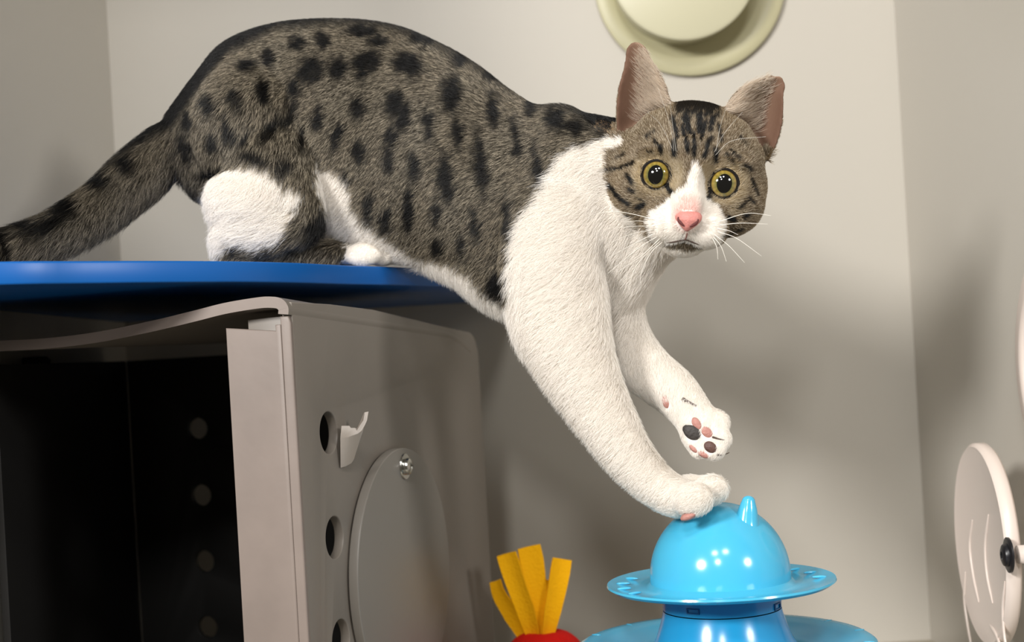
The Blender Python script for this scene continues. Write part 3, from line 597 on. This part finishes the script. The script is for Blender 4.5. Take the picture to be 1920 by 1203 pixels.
def coat(p):
    """masks for points p: white, dark, face, cream, pink (0..1)"""
    hd = to_head(p); uv = project(p); n = len(p)
    jit = np.stack([fbm(p+3.1, 420), fbm(p-1.7, 460)], 1)*4.5+np.stack([fbm(p+8, 1500), fbm(p-9, 1400)], 1)*3.0
    u2 = uv+jit
    head = (hd[:, 2] > -60) & (np.abs(hd[:, 0]) < 170) & (hd[:, 1] > -165) & (np.linalg.norm(hd*np.array((.9, .9, .6)), axis=1) < 165) | ((hd[:, 1] > 60) & (hd[:, 2] > -60) & (np.abs(hd[:, 0]) < 185) & (hd[:, 1] < 270))
    white = np.zeros(n); dark = np.zeros(n)
    for w in WHITE: white[poly(uv+jit*1.7, w)] = 1
    far = p[:, 1] > np.interp(uv[:, 0], [0, 330, 640, 1000, 1200], [.90, .955, .945, .899, .87])+.03      # the far flank carries its own scatter of the same marks
    amp = np.minimum(1, 1.0+.16*fbm(p+4, 190))
    wob, wob2 = fbm(p+21, 330), fbm(p-23, 330)
    for x, y, a, b, r in SPOTS:
        xx = np.where(far, x+22*math.sin(x), x); dx = u2[:, 0]-xx; dy = u2[:, 1]-y; c, s = math.cos(r), math.sin(r)
        dx = dx+7*wob; dy = dy+7*wob2; e = np.sqrt(((dx*c-dy*s)/a)**2+((dx*s+dy*c)/b)**2); dark = np.maximum(dark, np.clip((1.36-e)/.62, 0, 1)*amp)
    # dark line down the spine and along the top of the tail
    top = np.interp(uv[:, 0], [-80, 0, 70, 150, 218, 330, 386, 440, 530, 640, 740, 826, 894, 954, 1006, 1066, 1124, 1200], [470, 438, 408, 356, 296, 220, 146, 88, 46, 36, 46, 80, 120, 164, 192, 194, 228, 300])
    dark = np.maximum(dark, np.clip(1-(u2[:, 1]-top)/np.interp(uv[:, 0], [0, 300, 500, 900, 1000, 1130], [20, 16, 18, 26, 16, 30]), 0, 1)**.7)
    dark = np.where(white > 0, 0, dark)
    # ---- head
    hw = poly(uv+jit*.55, [(1303, 304), (1312, 322), (1319, 348), (1323, 374), (1343, 386), (1360, 412), (1357, 432), (1346, 456), (1310, 500), (1250, 500), (1224, 446), (1213, 416), (1222, 398), (1246, 382), (1262, 367), (1274, 358), (1288, 348), (1291, 332), (1296, 316)])
    hdk = np.zeros(n)
    for a, b, w in STRIPES: hdk = np.maximum(hdk, np.clip((w*1.15-seg_d(uv+jit*.35, a, b))/3.0, 0, 1))
    hdk = np.maximum(hdk, np.clip((np.minimum(228-uv[:, 1]+jit[:, 0]*2+18*fbm(p, 700), 46-np.abs(uv[:, 0]-1308)))/8, 0, .95))
    hdk = np.maximum(hdk, (hd[:, 2] < -55)*.6)
    ey = np.minimum(*[np.linalg.norm(hd[:, :2]-e, axis=1) for e in EYES]); cream = np.clip((46-ey)/10, 0, 1)*.75
    inn = np.minimum(np.hypot(hd[:, 0]+27, (hd[:, 1]+8)*.55), np.hypot(hd[:, 0]-29, (hd[:, 1]+8)*.55)); cream = np.maximum(cream, np.clip((21-inn)/8, 0, 1))
    cream = np.maximum(cream, np.clip((20-np.hypot(np.abs(hd[:, 0])-82, hd[:, 1]+52))/16, 0, 1)*.5)
    mo = poly(uv+jit*.3, [(1244, 457), (1266, 454), (1284, 449), (1299, 455), (1314, 462), (1301, 466), (1284, 468), (1264, 464)]) & (hd[:, 2] > 40)
    hw = hw & ~mo; hdk = np.where(mo, .5+.3*fbm(p+6, 1300), hdk)
    pink = np.clip((36-np.hypot((hd[:, 0]-2)*1.35, hd[:, 1]+68))/16, 0, 1)*hw*.9
    hm = head & ((white == 0) | (hd[:, 2] > 0))
    hm = hm | (head & (uv[:, 1] < 260))
    hm = hm & poly(uv+jit*.3, [(1150, 60), (1150, 225), (1139, 270), (1138, 330), (1144, 365), (1158, 388), (1190, 410), (1213, 436), (1236, 475), (1300, 500), (1345, 465), (1390, 445), (1440, 400), (1460, 330), (1500, 200), (1500, 60)])
    white = np.where(hm, hw, white); dark = np.where(hm, np.where(hw, 0, hdk), dark)
    return white, dark, hm.astype(float), np.where(hm & ~hw, cream, 0), np.where(hm, pink, 0), hd, uv
def base_colour(wh, dk, fa, cr, pk):
    c = C_TAB*(1-fa[:, None])+C_FACE*fa[:, None]; c = c*(1-cr[:, None])+C_CREAM*cr[:, None]
    c = c*(1-dk[:, None])+C_SPOT*dk[:, None]; c = c*(1-wh[:, None])+C_WHITE*wh[:, None]; c = c*(1-pk[:, None])+C_PINK*pk[:, None]; return c
wh, dk, fa, cr, pk, hd, uvp = coat(co)
vc = base_colour(wh, dk, fa, cr, pk); vc *= np.where(wh > 0, .92, .55+.2*fa)[:, None]
is_ear = (np.abs(hd[:, 0]) < 190) & (hd[:, 1] < 270) & (hd[:, 1] > 62) & (np.hypot(hd[:, 0]*.97, hd[:, 1]-15) > 116) & (hd[:, 2] > -70)
nr = np.empty(nv*3, 'f'); body.vertices.foreach_get('normal', nr); nr = nr.reshape(-1, 3)
facing = nr @ HZ
# inside of each ear: bare skin near the outer edge, pale fluff by the inner edge
ein = np.full(nv, 1e9); et_ = np.zeros(nv); es_ = np.zeros(nv)
ei = np.where(is_ear)[0]
for g in EAR_IN:
    q = g.reshape(-1, 3); dd = np.linalg.norm(co[ei][:, None]-q[None], axis=2); k = dd.argmin(1); m = dd[np.arange(len(ei)), k]; b = m < ein[ei]
    ein[ei[b]] = m[b]; et_[ei[b]] = (k[b] % 17)/16; es_[ei[b]] = (k[b]//17)/19
inner_ear = is_ear & (ein < .0024) & (facing > -.1) & (es_ > .0)
ec = np.array(lin(134, 110, 92))*(1-et_[:, None])+np.array(lin(100, 74, 60))*et_[:, None]
ec = ec*(.9+.25*es_[:, None])
vc = np.where(inner_ear[:, None], ec, vc)
rim = is_ear & ~inner_ear & (np.minimum(et_, 1-et_) < .1); vc = np.where(rim[:, None], np.array(lin(150, 122, 92)), vc)
# mouth line and dark lips
mth = (np.abs(hd[:, 0]-0) < 0) & (np.abs(hd[:, 1]+123+hd[:, 0]**2*.010*-1*-.6) < 5.5) & (hd[:, 2] > 60)
mth |= (np.abs(hd[:, 0]) < 2.5) & (hd[:, 1] < -104) & (hd[:, 1] > -122) & (hd[:, 2] > 60)
vc = np.where(mth[:, None], np.array(lin(70, 52, 42)), vc)
ca = body.color_attributes.new('col', 'FLOAT_COLOR', 'POINT'); ca.data.foreach_set('color', np.hstack([vc, np.ones((nv, 1))]).astype('f').ravel())
foot_c = P(560, 494, .9)
cat = empty('cat', (foot_c[0], foot_c[1], ZS), 'spotted tabby and white cat reaching from the blue shelf to the toy', 'cat')
M_skin = attr_mat('cat_skin', .7, .2)
bo = link('body', body, M_skin, cat)

# ------------------------------------------------------------------ eyes, nose, pads, whiskers
bvh = BVHTree.FromPolygons([tuple(x) for x in co], [tuple(p.vertices) for p in body.polygons])
def on_body(px, py):
    v = Vector(CM @ Vector(((px-960)/F, (601.5-py)/F+SHIFT/F, -1))).normalized(); h = bvh.ray_cast(Vector((0, 0, EYE)), v)
    return (np.array(h[0]), np.array(h[1])) if h[0] is not None else (P(px, py, .85), HZ)
def eye_mat(name, col, rough=.08, **kw):
    return mat(name, col, rough, spec=.6, Coat_Weight=1.0, Coat_Roughness=.02, **kw)
M_sclera = eye_mat('eye_dark_rim', (30, 22, 16)); M_pupil = eye_mat('pupil_black', (6, 7, 8)); M_lid = mat('eyelid_skin', (14, 11, 9), .6, spec=.2)
M_iris = eye_mat('iris', (150, 140, 52)); nt = M_iris.node_tree
tcn = nt.nodes.new('ShaderNodeAttribute'); tcn.attribute_name = 'col'; nt.links.new(tcn.outputs['Color'], nt.nodes['Principled BSDF'].inputs['Base Color'])
def cap(c, fx, fy, fz, R, a0, a1, n=48, rings=8, ex=1.0, ey=1.0):
    """part of a sphere between polar angles a0 and a1 about fz"""
    v = []
    for i in range(rings):
        a = a0+(a1-a0)*i/(rings-1)
        for k in range(n):
            ph = 2*math.pi*k/n; ax = math.sin(a)*math.cos(ph)*ex; ay = math.sin(a)*math.sin(ph)*ey; az = math.sqrt(max(0, 1-ax*ax-ay*ay)); v.append(c+R*(fx*ax+fy*ay+fz*az))
    return np.array(v), grid_faces(rings, n)
EYEPOS = []
for k, (px, py) in enumerate(((1232, 328), (1355, 344))):
    c, zf, fx, fy = EYEF[k]; Re = 32*kh; EYEPOS.append(c)
    v, f = ellipsoid(c, (fx*Re, fy*Re, zf*Re), 40, 28); e = link('eye', mesh('eye', v, f), M_sclera, cat, label='large round eye with yellow green iris')
    v, f = cap(c, fx, fy, zf, Re*1.006, .0, .79, 64, 24, 1, 1.04); me = mesh('iris', v, f); ir = link('iris', me, M_iris, e)
    a_ = np.repeat(np.linspace(0, 1, 24), 64); ph = np.tile(np.arange(64), 24)*2*np.pi/64
    cc_ = np.where((a_ < .72)[:, None], np.array(lin(122, 128, 66)), np.array(lin(186, 156, 62))); tt = np.clip((a_-.5)/.35, 0, 1)[:, None]
    cc_ = np.array(lin(84, 94, 52))*(1-tt)+np.array(lin(146, 124, 54))*tt; cc_ = cc_*(1-.28*(np.sin(ph*13+np.sin(ph*29))*.5+.5)[:, None]); cc_ = cc_*np.clip((1.02-a_)/.10, .15, 1)[:, None]
    at = me.color_attributes.new('col', 'FLOAT_COLOR', 'POINT'); at.data.foreach_set('color', np.hstack([cc_, np.ones((len(cc_), 1))]).astype('f').ravel())
    v, f = cap(c, fx, fy, zf, Re*1.012, .0, .50, 48, 10, .88, 1.12); link('pupil', mesh('pupil', v, f), M_pupil, e)
    ring = np.array([c+zf*17.2*kh+(fx*math.cos(a)*27.2+fy*math.sin(a)*26.0)*kh for a in np.linspace(0, 2*math.pi, 49)[:-1]])
    v = []; 
    for i in range(48):
        r_ = ring[i]-c; r_ /= np.linalg.norm(r_); b_ = np.cross(r_, ring[(i+1) % 48]-ring[i-1]); b_ /= np.linalg.norm(b_)
        for j in range(8): a = 2*math.pi*j/8; v.append(ring[i]+(r_*math.cos(a)*3.0+b_*math.sin(a)*2.8)*kh)
    f = [(i*8+j, i*8+(j+1) % 8, ((i+1) % 48)*8+(j+1) % 8, ((i+1) % 48)*8+j) for i in range(48) for j in range(8)]
    link('eyelid', mesh('eyelid', v, f), M_lid, cat, label='dark eyelid rim')
    
M_nose = mat('nose_leather', (198, 130, 122), .5, bump=(900, .3), spec=.4, Subsurface_Weight=.2, Subsurface_Scale=.004); M_nostril = mat('nostril', (84, 32, 30), .7)
nz0, _ = on_body(1290, 412); nzh = to_head(nz0)
def N_(x, y, z): return H(nzh[0]+x, nzh[1]+y, nzh[2]+z)
outl = [(-24, 8), (-19, 14), (-8, 16), (8, 16), (19, 14), (24, 8), (23, 0), (16, -9), (7, -17), (0, -21), (-7, -17), (-16, -9), (-23, 0)]
oc_ = spline(outl+outl[:1], 49)[:-1]; v = []; rr_ = [(1.0, -10), (1.0, -1), (.93, 2.6), (.80, 5.2), (.6, 7.2), (.35, 8.4), (.02, 8.8)]
for s, z in rr_:
    for x, y in oc_: v.append(N_(x*s, y*s, z-abs(x*s)**1.5*.045-max(0, y*s)*.12-max(0, -y*s)*.18))
v = np.array(v); f = grid_faces(len(rr_), 48)+[tuple(6*48+k for k in range(48))]
no = link('nose', mesh('nose', v, f), M_nose, cat, label='pink nose')
for sx in (-1, 1):
    q = np.array([N_(sx*x, y, z) for x, y, z in spline([(5.5, -11, 4.2), (9.5, -8.5, 4.6), (14, -4.5, 3.6), (17, -.5, 2.8), (17.5, 3, 3.0)], 12)]); v, f = tube(q, np.interp(np.arange(12), [0, 5, 11], [1.5, 3.4, 1.2])*kh, np.interp(np.arange(12), [0, 5, 11], [.9, 1.5, .7])*kh, 10, tuple(HZ)); link('nostril', mesh('nostril', v, f), M_nostril, no)
# mouth: thin dark lips under the muzzle
M_lip = mat('dark_lip', (66, 48, 40), .6)
def surf_strip(name, pts, w, m, parent, lift=1.2, label=None):
    q = []
    for x, y in spline(pts, 18): s_, n_ = on_body(x, y); q.append(s_+HZ*lift*kh)
    ww = np.interp(np.linspace(0, 1, 18), [0, .2, .8, 1], [w*.4, w, w, w*.4])*kh; v, f = tube(np.array(q), ww, ww*.6, 10, tuple(HZ)); return link(name, mesh(name, v, f), m, parent, label=label)
surf_strip('mouth', [(1248, 455), (1265, 453), (1284, 449), (1299, 454), (1312, 459)], 1.2, M_lip, cat, 3.4, 'dark lip line')
surf_strip('mouth', [(1289, 436), (1287, 443), (1284, 450)], 1.2, mat('lip_cleft', (120, 78, 70), .6), cat, 4.0, 'cleft under the nose')
# pads of the lifted paw
M_padd = mat('dark_pad', (52, 48, 45), .6, bump=(600, .4)); M_padp = mat('pink_pad', (172, 122, 112), .55, bump=(600, .4)); M_padb = mat('brown_pad', (84, 58, 50), .55, bump=(600, .4))
SKIP = []
for px, py, rx, ry, rot, m, lb in ((1298, 811, 18, 13, -.55, M_padd, 'dark main pad'), (1306, 794, 8, 13, .5, M_padp, 'pink pad lobe'), (1325, 810, 13, 9, -.75, M_padp, 'pink toe pad'), (1289, 805, 10, 9, -.4, M_padd, 'dark side lobe of the main pad'), (1332, 838, 13, 10, -.6, M_padb, 'brown toe pad'), (1300, 841, 10, 5, -.7, M_padp, 'pink toe pad'), (1319, 852, 12, 6, -.4, M_padp, 'pink toe pad'), (1249, 753, 8, 13, .25, M_padp, 'pink wrist pad')):
    s_, n_ = on_body(px, py); x = P(px+1, py, .85)-P(px, py, .85); y = P(px, py-1, .85)-P(px, py, .85); x /= np.linalg.norm(x); y /= np.linalg.norm(y)
    c_, s2 = math.cos(rot), math.sin(rot); k = .85/F; n_ = n_ if np.dot(n_, HZ) > 0 else -n_; n_ = n_+HZ; n_ /= np.linalg.norm(n_)
    a1 = x*c_+y*s2; a1 = a1-n_*np.dot(a1, n_); a1 /= np.linalg.norm(a1); a2 = np.cross(n_, a1)
    v, f = ellipsoid(s_-n_*.0004, (a1*rx*k, a2*ry*k, n_*5.5*k), 24, 14); link('paw_pad', mesh('paw_pad', v, f), m, cat, label=lb); SKIP.append((s_, max(rx, ry)*k*.8))
s_, n_ = on_body(1290, 974); v, f = ellipsoid(P(1291, 967, .803), (np.array((.0048, 0, .0018)), np.array((0, .004, 0)), np.array((-.001, 0, .0022))), 16, 10)
pad_under = link('paw_pad', mesh('paw_pad', v, f), M_padp, cat, label='pink pad edge under the resting paw')
M_claw = mat('dark_claw', (70, 52, 40), .4)
for pts in ([(1280, 748), (1288, 752), (1298, 757), (1306, 760)], [(1337, 819), (1347, 822), (1358, 824)], [(1346, 852), (1356, 852), (1367, 848)]):
    q = np.array([on_body(x, y)[0]+HZ*.0006 for x, y in pts]); q = spline(q, 10); r_ = np.linspace(1.0, .35, 10)*.0007; v, f = tube(q, r_*(2.0 if pts[0][0] == 1280 else 1), r_, 8, tuple(HZ)); link('claw', mesh('claw', v, f), M_claw, cat)
# whiskers
M_wh = mat('whisker_white', (240, 236, 226), .35, spec=.5)
def whisker(pts, d, r=.00020):
    if pts[0][1] < 300: r = .00012
    q = []; s_, n_ = on_body(*pts[0]); n = len(pts)
    for i, (x, y) in enumerate(pts): q.append(P(x, y, np.interp(i/(n-1), [0, 1], [s_[1]-.0005, d])))
    q = spline(q, 16); v, f = tube(q, np.linspace(r, r*.35, 16), None, 6, (0, 1, .1), False); link('whisker', mesh('whisker', v, f), M_wh, cat)
for pts, d in (([(1226, 418), (1198, 414), (1168, 416)], .80), ([(1228, 424), (1190, 424), (1150, 428)], .795), ([(1226, 430), (1186, 438), (1146, 454)], .79), ([(1230, 436), (1186, 458), (1142, 482)], .79), ([(1234, 442), (1196, 466), (1140, 512)], .79), ([(1238, 446), (1204, 478), (1158, 510)], .785), ([(1240, 450), (1214, 474), (1192, 500), (1178, 540)], .785), ([(1244, 452), (1222, 472), (1204, 506), (1200, 530)], .785), ([(1228, 412), (1190, 402), (1150, 396), (1112, 402)], .81),
               ([(1344, 428), (1366, 432), (1384, 440)], .80), ([(1344, 434), (1380, 446), (1428, 480)], .79), ([(1340, 440), (1366, 460), (1396, 492)], .79), ([(1338, 444), (1352, 462), (1362, 490)], .79), ([(1346, 422), (1390, 418), (1440, 420)], .80), ([(1346, 416), (1400, 400), (1446, 404)], .80), ([(1336, 446), (1344, 464), (1346, 486)], .79),
               ([(1264, 288), (1258, 240), (1234, 165)], .78), ([(1268, 288), (1262, 240), (1256, 190)], .78), ([(1262, 282), (1240, 236), (1214, 210)], .79), ([(1338, 288), (1358, 250), (1392, 210)], .78), ([(1340, 292), (1372, 264), (1436, 256)], .78), ([(1342, 286), (1350, 240), (1362, 200)], .785)):
    whisker(pts, d)

# ------------------------------------------------------------------ fur: real strands rooted on the body
if FUR:
    body.calc_loop_triangles(); nt_ = len(body.loop_triangles); tri = np.empty(nt_*3, 'i'); body.loop_triangles.foreach_get('vertices', tri); tri = tri.reshape(-1, 3)
    FPos = np.array([q[0] for q in FLOW]); FD = np.array([q[1] for q in FLOW], float); FD /= np.linalg.norm(FD, axis=1)[:, None]; FL = np.array([q[2] for q in FLOW], float); FR = np.array([q[3] for q in FLOW])
    vd = np.zeros((nv, 3)); vl = np.zeros(nv)
    for a in range(0, nv, 4000):
        b = min(nv, a+4000); dd = ((co[a:b, None, :]-FPos[None])**2).sum(2)/(FR**2)[None]; w = 1/(dd+.05)**4; w /= w.sum(1)[:, None]; vd[a:b] = w @ FD; vl[a:b] = w @ FL
    # head: hair runs back from the nose, short on the face
    hp_ = to_head(co); nose = np.array((2, -86, 146)); g = hp_-nose; g /= np.linalg.norm(g, axis=1)[:, None]; gd = g[:, :1]*HX+g[:, 1:2]*HY+g[:, 2:]*HZ
    gl = np.interp(np.linalg.norm(hp_-nose, axis=1), [0, 40, 120, 200, 260], [1.6, 2.2, 3.6, 4.3, 4.6])
    hm = np.clip((1.18-np.linalg.norm(hp_/np.array((150, 150, 130)), axis=1))/.2, 0, 1); hm = np.maximum(hm, is_ear)
    hm = np.where(fa > 0, np.maximum(hm, .9), hm*.6)
    vd = vd*(1-hm[:, None])+gd*hm[:, None]; vl = vl*(1-hm)+gl*hm
    up_ear = HY*.8+HX*np.sign(hp_[:, :1])*.15; vd = np.where((is_ear & ~inner_ear)[:, None], up_ear, vd); vl = np.where(is_ear, np.where(es_ > .55, .9, 1.8), vl)
    # longer fringe along the belly edge
    toe_ = (uvp[:, 0] > 640) & (uvp[:, 0] < 745) & (uvp[:, 1] > 455); vl = np.where(toe_, 2.2, vl)
    bl_ = (wh > 0) & (uvp[:, 0] > 790) & (uvp[:, 0] < 985) & (uvp[:, 1] > 470) & (uvp[:, 1] < 640); vl = np.where(bl_, 15, vl)
    vd = np.where(bl_[:, None], np.array((-.35, 0, -.9)), vd)
    vd -= nr*(vd*nr).sum(1)[:, None]; vd /= np.linalg.norm(vd, axis=1)[:, None]+1e-6
    A, B_, C_ = co[tri[:, 0]], co[tri[:, 1]], co[tri[:, 2]]; ar = np.linalg.norm(np.cross(B_-A, C_-A), axis=1)/2; cen = (A+B_+C_)/3
    view = np.array((0, 0, EYE))-cen; view /= np.linalg.norm(view, axis=1)[:, None]; fn = np.cross(B_-A, C_-A); fn /= np.linalg.norm(fn, axis=1)[:, None]+1e-9
    fv = (fn*view).sum(1); dens = np.clip(fv*2.2+.9, .22, 1.0)
    tl_ = vl[tri].mean(1); dens *= np.interp(tl_, [1.5, 3, 6, 11], [3.4, 2.6, 1.5, 1.0])
    ok = ~(inner_ear[tri].all(1)) & ~((is_ear & (es_ > .9))[tri].any(1)); pr_ = ar*dens*ok
    NH = 420000
    ids = rng.choice(nt_, NH, p=pr_/pr_.sum()); r1 = np.sqrt(rng.random(NH)); r2 = rng.random(NH); bw = np.stack([1-r1, r1*(1-r2), r1*r2], 1)
    it = lambda x: (x[tri[ids]]*bw[..., None]).sum(1) if x.ndim == 2 else (x[tri[ids]]*bw).sum(1)
    root = it(co); nrm = it(nr.astype(float)); nrm /= np.linalg.norm(nrm, axis=1)[:, None]; fd = it(vd); ln = it(vl)*.001
    keep = np.ones(NH, bool)
    for c in EYEPOS: keep &= (np.linalg.norm(root-c, axis=1) > 33*kh)
    keep &= np.linalg.norm((to_head(root)-nzh-np.array((0, -3, 2)))*np.array((1, 1.2, .8)), axis=1) > 20.5
    for c, r_ in SKIP: keep &= np.linalg.norm(root-c, axis=1) > r_
    root, nrm, fd, ln = root[keep], nrm[keep], fd[keep], ln[keep]; n = len(root)
    wav = np.stack([fbm(root+1, 260), fbm(root+5, 240), fbm(root+9, 250)], 1)*.2; fd = fd+wav+rng.normal(0, .2, (n, 3)); fd -= nrm*(fd*nrm).sum(1)[:, None]; fd /= np.linalg.norm(fd, axis=1)[:, None]+1e-6
    # inner ear fluff
    ie = np.where(inner_ear & (et_ < .62) & (es_ < .86) & (es_ > .1))[0]; 
    wsel = (1-et_[ie])**1.8*(1-.6*es_[ie]); k_ = rng.choice(ie, 5200, p=wsel/wsel.sum()); fr_ = co[k_]+rng.normal(0, .0008, (5200, 3)); sx = np.sign(to_head(fr_)[:, :1])
    fdir = HX*sx*(.95)+HY*(.2+.35*es_[k_][:, None])+HZ*.5+rng.normal(0, .18, (5200, 3)); fdir /= np.linalg.norm(fdir, axis=1)[:, None]
    wh_, dk_, fa_, cr_, pk_, hd_, uv_ = coat(root); hc = base_colour(wh_, dk_, fa_, cr_, pk_)
    hc = np.where((wh_ > 0)[:, None], hc, hc*(1+.28*fbm(root+11, 95))[:, None])
    rnd = rng.random(n); 
    ln *= rng.uniform(.65, 1.15, n)
    lift = np.where(wh_ > 0, .26, .30)+rng.normal(0, .06, n); lift = np.where(fa_ > 0, .22, lift)
    K = 5; t = np.linspace(0, 1, K); pos = np.empty((n, K, 3))
    d0 = nrm*(lift+.35)[:, None]+fd*.7; d0 /= np.linalg.norm(d0, axis=1)[:, None]; d1 = nrm*(lift*.25)[:, None]+fd*.95+np.array((0, 0, -.08)); d1 /= np.linalg.norm(d1, axis=1)[:, None]
    p1 = root+d0*(ln*.4)[:, None]; p2 = p1+d1*(ln*.6)[:, None]
    for i, s in enumerate(t): pos[:, i] = (root-nrm*.0003)*(1-s)**2+2*p1*s*(1-s)+p2*s*s
    # ticked colouring: dark root, pale band, dark tip on the tabby hairs
    colr = np.empty((n, K, 3)); tabby = (wh_ == 0)
    tick = np.array(lin(226, 214, 190)); lo_ = np.array(lin(52, 45, 38))
    warm = np.clip(fbm(root+2, 60)*.5+.5, 0, 1)[:, None]; tick2 = tick*(1-warm*.35)+np.array(lin(180, 156, 122))*warm*.35
    band = np.where(rnd < .36, 1.0, np.where(rnd < .55, .35, .0)); band = band*(1-dk_)**1.5*(.85+.2*fa_)
    for i, s in enumerate(t):
        bnd = band*(math.exp(-((s-.74)/.24)**2))
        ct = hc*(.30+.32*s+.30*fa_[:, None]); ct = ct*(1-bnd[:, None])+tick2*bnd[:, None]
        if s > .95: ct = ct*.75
        cw = hc*(.96+.04*rng.random((n, 1)))
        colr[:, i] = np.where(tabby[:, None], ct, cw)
    m2 = len(fr_); pos2 = np.empty((m2, K, 3)); L2 = (rng.uniform(.006, .012, m2)*(1-.72*es_[k_]))[:, None]
    for i, s in enumerate(t): pos2[:, i] = fr_+fdir*L2*s+HY*L2*.25*s*s
    col2 = np.empty((m2, K, 3)); col2[:] = np.array(lin(236, 222, 204))[None, None]; col2 *= rng.uniform(.7, 1.05, (m2, 1, 1))
    pos = np.concatenate([pos, pos2]); colr = np.concatenate([colr, col2]); n = len(pos)
    on_ = (pos[..., 0] < -.02) & (pos[..., 0] > XL) & (pos[..., 1] > .80) & (pos[..., 2] < ZS+.0003) & (np.repeat(root[:, 2], 1).tolist()+[1]*m2 > np.array(ZS))[:, None]
    sx_ = np.interp(pos[..., 0], [q[0] for q in prof], [q[1] for q in prof]); on_ &= (pos[..., 1] > sx_+.004); pos[..., 2] = np.where(on_, ZS+.0003, pos[..., 2])
    hcv = bpy.data.hair_curves.new('fur'); hcv.add_curves([K]*n)
    hcv.attributes['position'].data.foreach_set('vector', pos.astype('f').ravel())
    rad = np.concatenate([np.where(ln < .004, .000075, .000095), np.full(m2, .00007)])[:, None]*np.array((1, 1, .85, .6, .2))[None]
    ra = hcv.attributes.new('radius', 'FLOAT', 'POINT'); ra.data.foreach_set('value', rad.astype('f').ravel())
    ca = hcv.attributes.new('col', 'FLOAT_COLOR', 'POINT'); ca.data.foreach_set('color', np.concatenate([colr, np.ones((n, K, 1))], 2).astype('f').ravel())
    M_fur = bpy.data.materials.new('cat_fur'); M_fur.use_nodes = True; q = M_fur.node_tree; q.nodes.clear()
    ou = q.nodes.new('ShaderNodeOutputMaterial'); at = q.nodes.new('ShaderNodeAttribute'); at.attribute_name = 'col'
    df = q.nodes.new('ShaderNodeBsdfDiffuse'); tr = q.nodes.new('ShaderNodeBsdfTranslucent'); mx = q.nodes.new('ShaderNodeMixShader'); mx.inputs[0].default_value = .35
    gl_ = q.nodes.new('ShaderNodeBsdfGlossy'); gl_.inputs['Roughness'].default_value = .45; m3 = q.nodes.new('ShaderNodeMixShader'); m3.inputs[0].default_value = .04
    q.links.new(at.outputs['Color'], df.inputs['Color']); q.links.new(at.outputs['Color'], tr.inputs['Color']); q.links.new(df.outputs[0], mx.inputs[1]); q.links.new(tr.outputs[0], mx.inputs[2])
    q.links.new(mx.outputs[0], m3.inputs[1]); q.links.new(gl_.outputs[0], m3.inputs[2]); q.links.new(m3.outputs[0], ou.inputs['Surface'])
    hcv.materials.append(M_fur); fo = bpy.data.objects.new('fur', hcv); C.objects.link(fo); fo.parent = cat; fo.location = -Vector(cat.location); fo['kind'] = 'stuff'
